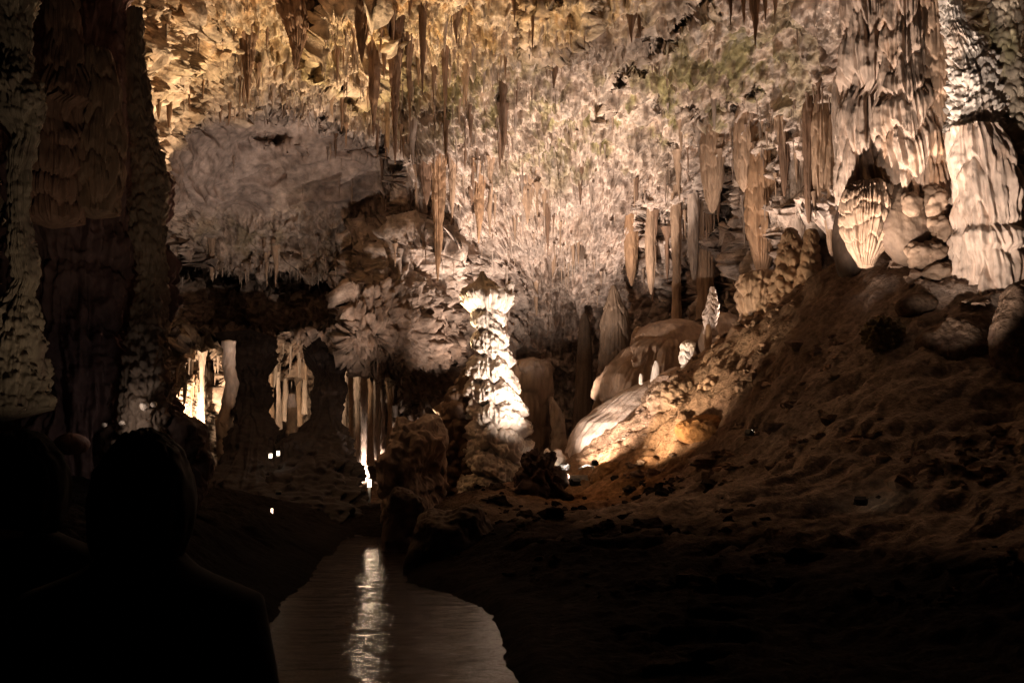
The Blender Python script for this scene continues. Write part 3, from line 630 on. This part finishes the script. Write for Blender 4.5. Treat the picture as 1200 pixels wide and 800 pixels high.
# ------------------------------------------------------------------ hanging pillars and draperies on the right wall
HP = [(835,148,250,13,'tan','wide pleated drapery hanging from the diagonal crack'),(893,165,322,19,'or','big orange-brown drapery, the largest hanging one on the right wall'),(872,140,225,12,'tan','brown drapery just left of the big orange one'),
      (793,215,376,6,'tan','long thin column joining roof and floor, left of the hanging pillars'),(813,225,330,7,'pal','ragged pale drapery right of the long thin column'),(826,250,375,11,'tan','tan pillar standing behind the banded stalagmite'),
      (848,240,332,9,'pal','pale drapery between the tan pillar and the big orange one'),(740,258,335,8,'or','stubby orange pillar stuck to the back wall'),(763,250,345,6,'tan','thin brown drapery right of the stubby orange pillar'),
      (778,262,322,6,'pal','short pale drapery above the domes'),(919,135,230,6,'br','dark narrow pillar under the pleated roof fringe'),(935,180,290,10,'pal','pale pointed drapery left of the tall thin brown rod'),
      (948,125,262,7,'br','tall thin brown rod left of the huge columns'),(962,140,240,12,'tan','tan drapery between the rod and the leftmost huge column'),(975,170,300,10,'tan','ragged tan drapery hanging into the dark hollow beside the huge columns'),
      (985,90,215,9,'pal','pale rib running down beside the leftmost huge column'),(905,190,275,6,'pal','narrow pale drapery at the right of the big orange one'),(860,262,345,6,'pal','small pale drapery left of the big orange one, low down')]
cm = {'tan': TAN, 'or': ORNG*.35+TAN*.5, 'pal': PALE*.95, 'br': BRWN*1.2}
for i, (px, t_, b_, hw, cc, lab) in enumerate(HP):
    d = .5*(shell_at(px, t_-4).y+shell_at(px, t_+.3*(b_-t_)).y); d = min(d, shell_at(px, t_-4).y+.2)
    L_ = b_-t_
    full = lab.startswith('long thin') or 'standing' in lab
    sp = [(px, t_-34, hw*.5), (px, t_-8, hw*.75), (px, t_+4, hw*.9), (px+RNG.uniform(-1, 1), t_+L_*.25, hw), (px, t_+L_*.6, hw*.9), (px, t_+L_*.85, hw*(.8 if full else .6)), (px, b_-4, hw*(.9 if full else .3)), (px, b_, hw if full else .8)]
    flow('hanging_pillar', sp, d, tier=(.8, .12), flute=(5, .34), rough=.12, seed=120+i, col=cm[cc], col2=cm[cc]*.55, mat=M_STAL, label=lab, cat='drapery', group='draperies hanging on the right wall', dens=1.3)

flow('flowstone_ramp', [(792,432,8),(784,444,22),(768,460,40),(752,478,52),(736,496,58),(720,514,52),(706,530,42),(692,544,30),(680,556,18),(672,570,12)], 26.6, lean=-2.2, tier=(0, 0), flute=(4, .05), rough=.07, nscale=1.5, seed=240, depthk=.7,
     col=PALE*1.15, col2=TAN, label='smooth pale flowstone ramp running down to the floodlights, brightest strip of the slope', cat='flowstone', dens=1.4)
for i, (px, py, d, rx, ry, cc, lab) in enumerate([(802,474,23.6,40,32,TAN*.75,'largest knobbly pale crust on the lit slope'),(848,462,22.6,32,26,TAN,'knobbly crust right of the largest one on the lit slope'),(888,446,22.0,26,16,TAN*.9,'small crusty lump at the right end of the lit slope'),
        (830,505,21.6,40,20,ORNG*.8,'brown crust below the knobbly pale ones'),(716,560,22.8,26,18,ORNG,'orange rounded rock lit strongly beside the handrail')]):
    blob('flowstone_crust', px, py, d, rx, ry, rx*.8, seed=230+i, rough=.16, ns=1.3, knob=.30 if i in (0, 1, 2, 4) else .08, ks=4.5, col=cc, col2=BRWN, label=lab, cat='flowstone', mat=M_GRND)
TC = [(198,430,492,3),(206,436,486,4),(215,440,494,3),(222,432,496,4),(230,445,488,3),(237,430,492,3),(318,430,470,3),(327,425,478,2.5),(335,420,468,3),(350,428,474,3),(357,425,460,2.5),
      (403,455,540,4),(411,450,545,3),(419,446,535,3.5),(426,452,548,5),(434,450,520,3),(441,458,512,3.5),(449,462,508,3),(457,468,502,3)]
for i, (px, t_, b_, hw) in enumerate(TC):
    d = (36.5 if px < 300 else 37.5) + (i*7 % 5)*.3
    flow('thin_column', [(px, t_-22, hw*1.8), (px, t_-6, hw*1.2), (px+RNG.uniform(-1, 1), t_+6, hw*.9), (px+RNG.uniform(-1, 1), (t_+b_)/2, hw*.7), (px, b_-8, hw*.9), (px, b_+25, hw*1.3)], d, tier=(.5, .2), flute=(3, .3), rough=.25, seed=260+i,
         col=PALE if i % 3 else TAN, mat=M_STAL, label='one of the thin lit columns crowded in the far ' + ('left chamber' if px < 300 else ('gap between the two black pillars' if px < 390 else 'passage beyond the black pillar')), cat='column', group='thin columns in the ' + ('far left chamber' if px < 300 else ('gap between black pillars' if px < 390 else 'far passage')), dens=2)
# ------------------------------------------------------------------ named stalactites
ST = [(347,5,82,20,'br','broad triangular dark stalactite like a shark tooth near the top'),(290,48,122,9,'br','dark ragged stalactite above the left end of the arch'),(424,18,75,9,'br','thick dark stalactite leaning beside the roof ledge'),
      (438,60,160,7,'br','long dark stalactite right below the leaning thick one'),(463,22,192,9,'br','longest brown stalactite in the middle of the roof cluster'),(446,20,70,8,'pal','pale stalactite just left of the longest brown one'),
      (495,4,112,5,'br','straight dark stalactite right of the longest brown one'),(480,55,140,5,'br','thin dark stalactite between the two long ones'),(521,55,153,4,'br','black needle stalactite at the right of the roof cluster'),
      (508,70,120,4,'br','short needle stalactite left of the black needle'),(624,-10,58,4,'or','reddish needle stalactite at the top centre'),(603,-10,26,3,'br','small needle left of the reddish top-centre one'),
      (535,22,52,4,'br','short dark stalactite on the orange roof'),(885,-15,55,6,'or','brown stalactite, longest of the fringe at the top right'),(872,-15,30,4,'or','thin brown stalactite left of the longest fringe one'),(856,-15,30,4,'br','stubby stalactite at the left end of the top right fringe'),
      (897,-15,24,4,'or','slanting stub right of the longest fringe one'),(908,-15,22,4,'or','last stalactite at the right end of the top right fringe'),(513,188,330,9,'or','very long orange stalactite above the left of the great stalagmite'),
      (530,190,255,6,'tan','pale brown stalactite hanging right beside the very long orange one'),(561,205,285,8,'or','spindle-shaped orange stalactite over the great stalagmite'),(574,200,275,4,'tan','thin stalactite right of the spindle-shaped one'),
      (500,190,240,10,'br','dark ragged curtain left of the very long orange stalactite'),(618,212,262,8,'tan','broad tan stalactite on the wall right of the spindle'),(642,240,295,4,'br','thin brown stalactite on the pink wall'),(590,105,172,4,'br','dark needle hanging over the pale wall'),
      (680,208,240,3,'br','short dark needle below the green stain'),(649,75,104,4,'br','tiny dark stalactite in the middle of the pale roof'),(248,282,328,5,'yel','stalactite hanging from the yellow lip over the black passage'),
      (313,296,336,3,'yel','left of a pair of thin stalactites under the yellow lip'),(323,298,336,3,'yel','right of a pair of thin stalactites under the yellow lip'),(97,-20,65,6,'grn','greenish stalactite tip at the top left'),
      (124,-20,62,7,'tan','brown stalactite right of the greenish one at the top left'),(150,-20,52,7,'tan','broad tan stalactite at the top, fourth from the left edge'),(60,-20,34,7,'grn','slanting green-white stalactite near the top left corner'),
      (28,-20,52,12,'grn','thick greenish stalactite over the slender far-left column'),(138,-20,40,5,'br','dark stalactite between two tan ones at the top left'),(222,60,130,4,'br','thin dark stalactite left above the arch'),
      (186,90,140,6,'tan','lumpy tan stalactite next to the knobbly dark column'),(198,95,150,5,'br','dark stalactite at the left end of the arch'),(553,205,240,6,'br','dark knob above the spindle-shaped orange stalactite'),
      (455,95,180,5,'tan','reddish stalactite hugging the longest brown one'),(740,20,50,4,'br','small brown stalactite by the diagonal crack'),(240,100,118,3,'br','short stub hanging above the arch edge'),
      (332,470,0,0,'','')][:-1]
cm.update({'yel': TAN*.9, 'grn': np.array((.42,.42,.30))})
for i, (px, t_, b_, hw, cc, lab) in enumerate(ST):
    if 'triangular' not in lab: hw = hw*.78
    s_ = shell_at(px, t_); d = s_.y - .15
    L_ = b_-t_
    sp = [(px, t_-16, hw*2.2), (px, t_-6, hw*1.7), (px, t_+L_*.1, hw*1.1), (px+RNG.uniform(-1.5, 1.5), t_+L_*.3, hw*.9), (px+RNG.uniform(-1, 1), t_+L_*.6, hw*.6), (px, t_+L_*.85, hw*.3), (px, b_, .5)]
    if hw >= 9: sp[4] = (px, t_+L_*.6, hw*.75); sp[5] = (px, t_+L_*.88, hw*.4)
    if 'triangular' in lab: sp = [(px,t_-10,hw*1.1),(px,t_,hw),(px+2,t_+25,hw*.7),(px+2,t_+50,hw*.35),(px,b_-8,hw*.15),(px,b_,.5)]
    flow('stalactite', sp, d, tier=(.5, .15), flute=(4, .42), rough=.30, knob=.18, seed=160+i, col=cm[cc], col2=cm[cc]*.5, mat=M_STAL, label=lab, cat='stalactite', group='stalactites hanging from the roof', dens=1.6)

# ------------------------------------------------------------------ countless small stalactites: shared meshes
protos = []
for k in range(9):
    n, m = 16, 10
    t = np.linspace(0, 1, n); rad = [(1-t)**.8*.9+.05, (1-t)**.5*.8+.04, (1-t*.9)*(.7+.3*np.cos(t*9))][k % 3]
    rad = np.maximum(rad, .03)*(1+.3*sstep(.25, 0, t))
    th = np.linspace(0, 2*np.pi, m, endpoint=False); TH, TT = np.meshgrid(th, t); R_ = np.repeat(rad[:, None], m, 1)
    wob = .25*gn(np.cos(TH)*1.3, np.sin(TH)*1.3, TT*3, 200+k)+.15*gn(np.cos(TH)*3, np.sin(TH)*3, TT*9, 210+k)
    R_ = R_*(1+wob*1.3)
    cxo = .35*gn(TT*2, TT*0+k, TT*0, 5)
    V = np.stack([np.cos(TH)*R_*.12+cxo*.12, np.sin(TH)*R_*.12, .12-TT*1.12], -1).reshape(-1, 3)
    V = np.concatenate([V, [[cxo[-1, 0]*.12, 0, -1.02]]]); nn = n*m
    Q = grid_faces(n, m, True); j = np.arange(m)
    TR = np.concatenate([Q[:, [0, 1, 2]], Q[:, [0, 2, 3]], np.stack([np.full(m, nn), nn-m+j, nn-m+(j+1) % m], -1)])
    for cc in ('pal', 'br', 'tan', 'or'):
        c = np.ones((len(V), 3))*cm[cc]*(.8 if cc != 'br' else 1)
        o = mesh_np('small_stalactite', V, TR, M_STAL, col=c)
        protos.append((cc, o.data, V, TR)); bpy.data.objects.remove(o)
byc = {}
for p_ in protos: byc.setdefault(p_[0], []).append(p_)
# zones: cx,cy,sx,sy, weight, length px range, colours
zones = [(480,100,110,60,30,(12,55),'br br tan pal'),(590,60,120,60,14,(8,30),'br tan or'),(360,120,80,14,26,(8,22),'tan pal br'),(250,60,60,50,12,(12,45),'br tan or'),
         (560,230,90,60,20,(14,45),'tan br pal'),(700,200,110,70,16,(8,26),'br tan pal'),(900,170,70,40,20,(14,55),'tan br pal'),(640,300,120,50,20,(14,40),'pal tan'),(860,250,80,60,22,(18,60),'pal tan br'),
         (300,315,70,8,20,(8,22),'tan pal'),(450,260,50,50,16,(14,40),'tan pal br'),(130,20,90,20,10,(15,40),'tan br'),(750,60,90,50,10,(6,20),'br tan'),
         (330,425,60,14,26,(12,40),'pal tan'),(430,470,26,16,24,(14,45),'pal or tan'),(220,440,24,16,22,(14,50),'pal or tan'),(960,150,30,50,10,(14,40),'tan br'),(540,150,60,40,10,(10,40),'br tan'),(410,60,60,40,12,(10,40),'br or')]
tot = sum(z[4] for z in zones)
NIND, NSTUFF = 300, 1500
cand = []
for k in range(NIND+NSTUFF):
    r_ = RNG.uniform(0, tot)
    for z in zones:
        r_ -= z[4]
        if r_ <= 0: break
    px = RNG.gauss(z[0], z[2]*.7); py = RNG.gauss(z[1], z[3]*.7)
    L_ = (1 if k < NIND else .7)*RNG.uniform(*z[5])*RNG.choice([.6, .8, 1, 1.2])
    w_ = RNG.uniform(.8, 1.7) * max(1.3, L_*.07)
    cand.append((L_*w_, px, py, L_, w_, RNG.choice(z[6].split())))
cand.sort(reverse=True)
SV, SQ, SC, so = [], [], [], 0
for k, (_, px, py, L_, w_, cc) in enumerate(cand):
    s_ = shell_at(px, py); d = s_.y-.12
    pr = RNG.choice(byc[cc]); lz = L_/F*d; wx = w_/F*d/.12*(1 if k < NIND else .75)
    rz = RNG.uniform(0, 6.28)
    if k < NIND:
        o = bpy.data.objects.new('small_stalactite', pr[1]); COL.objects.link(o)
        o.location = (s_.x, d, s_.z); o.scale = (wx, wx, lz); o.rotation_euler = (0, 0, rz)
        zone = 'left' if px < 400 else ('middle' if px < 700 else 'right')
        side = {'left': 'small dripping stalactite among many on the left part of the vault', 'middle': 'small dripping stalactite among many on the middle of the vault', 'right': 'small dripping stalactite among many on the right wall'}[zone]
        if py > 395: side = 'small lit stalactite among many in the far second chamber'
        tag(o, side, 'stalactite', {'left': 'small stalactites on the left vault', 'middle': 'small stalactites on the middle vault', 'right': 'small stalactites on the right wall'}[zone] if py <= 395 else 'small stalactites in the second chamber')
    else:
        V = pr[2]; c, s = math.cos(rz), math.sin(rz)
        V2 = np.stack([s_.x+(V[:, 0]*c-V[:, 1]*s)*wx, d+(V[:, 0]*s+V[:, 1]*c)*wx, s_.z+V[:, 2]*lz], -1)
        SV.append(V2); SQ.append(pr[3]+so); so += len(V2); SC.append(np.ones((len(V2), 3))*(cm[cc]*.5+PALE*.33))
o = mesh_np('fine_stalactites', np.concatenate(SV), np.concatenate(SQ), M_STAL, col=np.concatenate(SC))
tag(o, 'uncountable fringe of tiny stalactites all over the cave vault', 'stalactites', kind='stuff')

# ------------------------------------------------------------------ lamps
def spot(loc, target, power, size=60, blend=.6, color=(1, .8, .6), radius=.06):
    l = bpy.data.lights.new('floodlight_beam', 'SPOT'); l.energy = power; l.spot_size = math.radians(size); l.spot_blend = blend; l.color = color; l.shadow_soft_size = radius
    o = bpy.data.objects.new('floodlight_beam', l); COL.objects.link(o); o.location = loc
    o.rotation_euler = (Vector(target)-Vector(loc)).to_track_quat('-Z', 'Y').to_euler()
    return o
def point(loc, power, color=(1, .8, .6), radius=.06):
    l = bpy.data.lights.new('point_glow', 'POINT'); l.energy = power; l.color = color; l.shadow_soft_size = radius
    o = bpy.data.objects.new('point_glow', l); COL.objects.link(o); o.location = loc; return o
WARM = (1, .72, .46); PINK = (1, .80, .66); YEL = (1, .70, .36)
YEL = (1, .72, .42)
def floodlight(loc, target, power, label, size=60, blend=.6, color=(1, .8, .6), s=1.0, em=True):
    """a small floodlight on a yoke with its beam"""
    loc = Vector(loc); dr = (Vector(target)-loc).normalized()
    e = empty('floodlight', loc); tag(e, label, 'floodlight')
    e.rotation_euler = dr.to_track_quat('-Z', 'Y').to_euler()
    V, Q = box_mesh([(0, 0, .09*s, .22*s, .16*s, .10*s), (0, 0, .15*s, .16*s, .11*s, .04*s)]); mesh_np('housing', V, Q, M_METAL, e, smooth=False)
    V, Q = box_mesh([(0, 0, .035*s, .19*s, .13*s, .008*s)]); mesh_np('lens', V, Q, M_LENS, e, smooth=False)
    V, Q = box_mesh([(-.125*s, 0, .09*s, .012*s, .03*s, .18*s), (.125*s, 0, .09*s, .012*s, .03*s, .18*s), (0, 0, .186*s, .262*s, .03*s, .012*s)]); mesh_np('yoke', V, Q, M_METAL, e, smooth=False)
    spot(loc+dr*.02, target, power, size, blend, color)
    return e
K = 1.35
def onG(px, py, d, h=.35):
    v = P(px, py, d); v.z = ground_z(v.x, v.y)+h; return v
floodlight((-3.4, 27.0, 1.1), (-5.0, 21, 13), 14500*K, 'floodlight washing the yellow roof, behind the great stalagmite', 92, .8, YEL)
floodlight((.3, 31, max(1.3, ground_z(.3, 31)+.4)), (-.3, 37, 14), 4300*K, 'floodlight aimed at the pink wall, straight behind the great stalagmite', 82, .8, PINK)
floodlight((1.3, 29.2, ground_z(1.3, 29.2)+.6), (2.2, 36, 14), 6800*K, 'floodlight aimed at the pink wall, hidden behind the flowstone ramp', 64, .7, PINK)
floodlight((.3, 28.5, 1.2), (4.2, 25.5, 13.5), 9500*K, 'floodlight aimed at the pale roof, behind the ridge', 100, .9, PINK)
floodlight((7.6, 27.0, 4.9), (6.2, 26, 13), 2300*K, 'floodlight under the hanging pillars on the ridge', 110, .9, PINK)
floodlight((-3.2, 25.5, .9), (-8.8, 33, 10.8), 1300*K, 'floodlight near the far end of the water, aimed at the arch', 56, .9, PINK)
floodlight((-6.1, 23.5, 1.0), (-8.0, 33, 10), 1000*K, 'floodlight among the dark pillars, aimed at the arch', 58, .9, PINK, .6)
floodlight(onG(672, 566, 21.6, .4), P(574, 392, 25), 2900*K, 'floodlight behind the dark boulder, aimed at the great stalagmite', 56, .9, PINK)
floodlight(onG(664, 560, 22.3, .8), P(772, 440, 25.8), 1300*K, 'floodlight at the low wall, aimed up the pale ramp', 72, .9, PINK)
floodlight(onG(700, 592, 20.8, .9), P(848, 452, 22.8), 1300*K, 'floodlight on the dark ground, aimed at the knobbly crusts', 62, 1.0, WARM, .7)
floodlight(P(657, 556, 23.6), P(652, 538, 24.6), 40*K, 'floodlight touching the blazing white flowstone patch', 110, .6, PINK)
floodlight(onG(880, 505, 17.5, .9), P(1060, 90, 19.8), 5000*K, 'floodlight on the dark slope, aimed at the huge tan columns', 44, .9, PINK, .7)
floodlight(onG(1010, 575, 13.0, .25), P(1162, 185, 18.4), 3300*K, 'floodlight low on the right slope, aimed at the white column', 30, .9, PINK, .7)
floodlight(onG(200, 760, 7.6, .35), P(70, 150, 13), 120*K, 'added unseen floodlight on the left bank, brightening the left columns', 46, .9, WARM)  # added lamp out of view, in place of spill from the ceiling
floodlight((-6.2, 26.5, 1.3), P(290, 262, 34.5), 4200*K, 'floodlight under the yellow lip at left', 50, .8, YEL)
floodlight(P(425, 560, 37.5), P(430, 470, 44), 480*K, 'floodlight deep in the passage beyond the water', 100, .8, PINK)
floodlight(P(225, 505, 35), P(215, 440, 39), 1300*K, 'floodlight in the far chamber at left', 130, .8, WARM)
floodlight(P(330, 533, 33), P(342, 450, 36), 650*K, 'floodlight beside the ringed stalagmite', 90, .8, WARM)
gl = empty('path_lamp', P(433, 566, 28)); tag(gl, 'small glaring lamp at the far end of the water, beside the big boulder', 'path lamp')
V, Q = box_mesh([(0, 0, 0, .10, .10, .22)]); mesh_np('lens', V, Q, M_LENS, gl, smooth=False)
V, Q = box_mesh([(0, 0, .125, .14, .14, .03), (0, 0, -.35, .08, .08, .48)]); mesh_np('housing', V, Q, M_METAL, gl, smooth=False)
point(P(433, 566, 27.8), 26*K, WARM, .08)
for px, py, d, lab in ((317, 534, 26, 'left one of two tiny lamps low in the dark between the pillars'), (326, 531, 26, 'right one of two tiny lamps low in the dark between the pillars')):
    e = empty('path_lamp', P(px, py, d)); tag(e, lab, 'path lamp')
    V, Q = box_mesh([(0, 0, 0, .07, .07, .12)]); mesh_np('lens', V, Q, M_LENS, e, smooth=False)
    V, Q = box_mesh([(0, 0, .08, .10, .10, .03), (0, 0, -.09, .10, .10, .05)]); mesh_np('housing', V, Q, M_METAL, e, smooth=False)
bl = empty('bollard_lamp', P(318, 617, 20)); tag(bl, 'thin upright tube lamp glowing at the left of the water', 'bollard lamp')
V, Q = tube([(0, 0, .02), (0, 0, .40)], .025); mesh_np('tube', V, Q, plain('tube_glass', (.8, .7, .6), .4, 0, (1, .72, .5), 3), bl)
V, Q = tube([(0, 0, -.6), (0, 0, .02)], .03); mesh_np('post', V, Q, M_METAL, bl)
for px, py, r, lab in ((143, 496, 4, 'small pale rock glinting in the dark, right one of the lower pair'), (122, 498, 3, 'small pale rock glinting in the dark, left one of the lower pair'), (168, 475, 6, 'larger pale rock glinting on the crest of the dark boulder'), (180, 474, 4, 'smaller pale rock right beside the larger glinting one')):
    blob('pale_rock', px, py, 14.0, r, r*.9, seed=int(px), rough=.4, ns=4, col=WHIT, col2=PALE, label=lab, cat='rock', res=24)
point(P(152, 484, 13.7), 3.0, PINK)  # added glow without a fixture, brightens the small pale rocks

# ------------------------------------------------------------------ walkway edge beside the lamps
lw = empty('low_wall', P(674, 562, 23)); tag(lw, 'low concrete kerb wall lit along its top, in front of the lit slope', 'low wall')
V, Q = box_mesh([(-.02, 0, 0, .80, .22, .16)]); mesh_np('wall', V, Q, M_CONC, lw, smooth=False)
V, Q = box_mesh([(-.02, -.01, .10, .84, .27, .04)]); mesh_np('coping', V, Q, M_CONC, lw, smooth=False)
hr = empty('handrail', P(698, 572, 22.8)); tag(hr, 'dark curved handrail with two posts at the end of the walkway', 'handrail')
V, Q = tube([(-.42, .1, .48), (-.22, .05, .58), (-.06, 0, .55), (.02, 0, .42)], .035); mesh_np('rail', V, Q, M_STEEL, hr)
V, Q = tube([(.02, 0, .44), (.04, 0, -.2)], .045); mesh_np('post', V, Q, M_METAL, hr)
V, Q = tube([(.24, .05, .36), (.25, .05, -.2)], .05); mesh_np('post', V, Q, M_METAL, hr)

# ------------------------------------------------------------------ visitors in the foreground, seen from behind
def skin(name, verts, edges, mat, parent, sub=2):
    me = bpy.data.meshes.new(name); me.from_pydata([v[:3] for v in verts], edges, [])
    o = bpy.data.objects.new(name, me); COL.objects.link(o); o.parent = parent
    md = o.modifiers.new('Skin', 'SKIN'); md.use_smooth_shade = True
    for i, v in enumerate(verts):
        r = v[3]; me.skin_vertices[0].data[i].radius = (r if not isinstance(r, tuple) else r[0], r if not isinstance(r, tuple) else r[1])
    me.skin_vertices[0].data[0].use_root = True
    sb = o.modifiers.new('Subsurf', 'SUBSURF'); sb.levels = sub; sb.render_levels = sub
    dg = bpy.context.evaluated_depsgraph_get(); ev = o.evaluated_get(dg); m2 = bpy.data.meshes.new_from_object(ev)
    o.modifiers.clear(); o.data = m2; m2.name = name
    m2.materials.clear(); m2.materials.append(mat)
    for p in m2.polygons: p.use_smooth = True
    return o
def person(loc, H, label, hair, hw=1.0, yaw=0.0, jacket=M_JACK):
    p = empty('person', loc); tag(p, label, 'person'); p.rotation_euler = (0, 0, yaw); k = H/1.72
    def S(l): return [(x*k, y*k, z*k, (r[0]*k, r[1]*k) if isinstance(r, tuple) else r*k) for x, y, z, r in l]
    body = [(0, 0, .95, .12), (0, 0, 1.10, .11), (0, 0, 1.30, .13), (0, 0, 1.42, .10), (0, .01, 1.48, .055), (0, .015, 1.54, .055), (0, .02, 1.60, .078), (0, .02, 1.66, .075), (0, .02, 1.70, .045),
            (0, .10, 1.60, .022), (0, .118, 1.575, .014), (-.078, .015, 1.605, .012), (-.086, .0, 1.62, .012), (.078, .015, 1.605, .012), (.086, .0, 1.62, .012)]
    ed = [(0, 1), (1, 2), (2, 3), (3, 4), (4, 5), (5, 6), (6, 7), (7, 8), (6, 9), (9, 10), (6, 11), (11, 12), (6, 13), (13, 14)]
    for s_ in (-1, 1):
        n = len(body)
        body += [(s_*.17, 0, 1.40, .055), (s_*.23, 0, 1.14, .042), (s_*.22, .07, .90, .030), (s_*.215, .09, .84, .030), (s_*.21, .10, .79, .028)]
        ed += [(3, n), (n, n+1), (n+1, n+2), (n+2, n+3), (n+3, n+4)]
        for q_, (dx, L_) in enumerate(((-.024, .065), (-.008, .078), (.008, .072), (.024, .056))):
            m_ = len(body); body += [(s_*.21+dx*.9, .10, .78, .010), (s_*.21+dx, .105, .78-L_*.5, .0095), (s_*.21+dx, .098, .78-L_, .008)]
            ed += [(n+4, m_), (m_, m_+1), (m_+1, m_+2)]
        m_ = len(body); body += [(s_*.20, .135, .81, .011), (s_*.20, .15, .775, .010)]; ed += [(n+3, m_), (m_, m_+1)]
        n = len(body); body += [(s_*.09, 0, .86, .085), (s_*.10, .01, .48, .055), (s_*.10, 0, .10, .04), (s_*.10, .08, .05, .035), (s_*.10, .17, .035, .028)]
        ed += [(0, n), (n, n+1), (n+1, n+2), (n+2, n+3), (n+3, n+4)]
    skin('body', S(body), ed, M_SKIN, p)
    jk = [(0, 0, .90, (.20, .14)), (0, 0, 1.10, (.18, .13)), (0, 0, 1.30, (.19, .14)), (0, 0, 1.40, (.13, .12)), (0, .005, 1.50, .082), (0, .01, 1.545, .078)]; je = [(0, 1), (1, 2), (2, 3), (3, 4), (4, 5)]
    for s_ in (-1, 1):
        n = len(jk); jk += [(s_*.185, 0, 1.39, .075), (s_*.235, 0, 1.14, .062), (s_*.222, .07, .90, .046)]; je += [(3, n), (n, n+1), (n+1, n+2)]
    skin('jacket', S(jk), je, jacket, p)
    tr = [(0, 0, .93, (.17, .12))]; te = []
    for s_ in (-1, 1):
        n = len(tr); tr += [(s_*.09, 0, .84, .10), (s_*.10, .01, .48, .075), (s_*.10, 0, .12, .060)]; te += [(0, n), (n, n+1), (n+1, n+2)]
    skin('trousers', S(tr), te, M_TROU, p)
    for s_ in (-1, 1): skin('shoe', S([(s_*.10, -.03, .06, .050), (s_*.10, .09, .05, .050), (s_*.10, .19, .04, .036)]), [(0, 1), (1, 2)], M_METAL, p, 1)
    # hair / hood
    n, m = 60, 90; ph = np.linspace(.01, math.pi*.80, n); th = np.linspace(0, 2*np.pi, m, endpoint=False); TH, PH = np.meshgrid(th, ph)
    ux, uy, uz = np.sin(PH)*np.sin(TH), -np.sin(PH)*np.cos(TH), np.cos(PH)
    r = 1+.05*gn(ux*4, uy*4, uz*1.5, 300+int(H*100))+.03*gn(ux*14, uy*14, uz*3, 301)
    front = sstep(.35, .75, uy)
    rr_ = r*(1-.25*front*sstep(.5, -.2, uz))
    a_, b_, c_ = (.096, .108, .150) if hair == 'hair' else (.118, .130, .165)
    V = np.stack([ux*a_*hw*rr_, uy*b_*hw*rr_ - .01, uz*c_*rr_+1.605-(.0 if hair == 'hair' else .01)], -1).reshape(-1, 3)*k
    mesh_np('hair' if hair == 'hair' else 'hood', V, grid_faces(n, m, True), M_HAIR if hair == 'hair' else jacket, p)
    return p
gz = .35
vp = person((-.685, 1.68, gz), 1.66, 'visitor with short dark hair seen from behind, the right one of two in the foreground', 'hair', 1.0)
V, Q = tube([(.105, -.06, 1.30), (.112, -.085, 1.26), (.115, -.09, 1.20)], .007); mesh_np('strap_buckle', V, Q, M_GOLD, vp)
vp = person((-1.28, 2.32, gz), 1.67, 'visitor in a dark hood seen from behind, at the left edge of the foreground', 'hood', 1.15, .1)
V, Q = tube([(-.06, -.12, 1.46), (0, -.13, 1.455), (.07, -.11, 1.45)], [.016, .02, .008]); mesh_np('collar', V, Q, M_SCARF, vp)

for o in list(COL.objects):
    if o.parent is None and 'category' in o and 'kind' not in o: o['kind'] = 'thing'
# ------------------------------------------------------------------ world, camera, render
w = bpy.data.worlds.new('World'); sc.world = w; w.use_nodes = True
w.node_tree.nodes['Background'].inputs[0].default_value = (.5, .35, .4, 1); w.node_tree.nodes['Background'].inputs[1].default_value = .0015
cam = bpy.data.cameras.new('camera'); co = bpy.data.objects.new('camera', cam); COL.objects.link(co); sc.camera = co
cam.sensor_width = 36; cam.lens = 36*F/1200; cam.clip_end = 300; cam.clip_start = .05
co.location = (0, 0, CAMZ); co.rotation_euler = (math.pi/2+PITCH, 0, 0)
sc.view_settings.view_transform = 'Standard'; sc.view_settings.look = 'None'; sc.view_settings.gamma = 1; sc.view_settings.exposure = 0.12
sc.cycles.use_denoising = True; sc.cycles.denoising_prefilter = 'ACCURATE'; sc.cycles.max_bounces = 5; sc.cycles.diffuse_bounces = 3
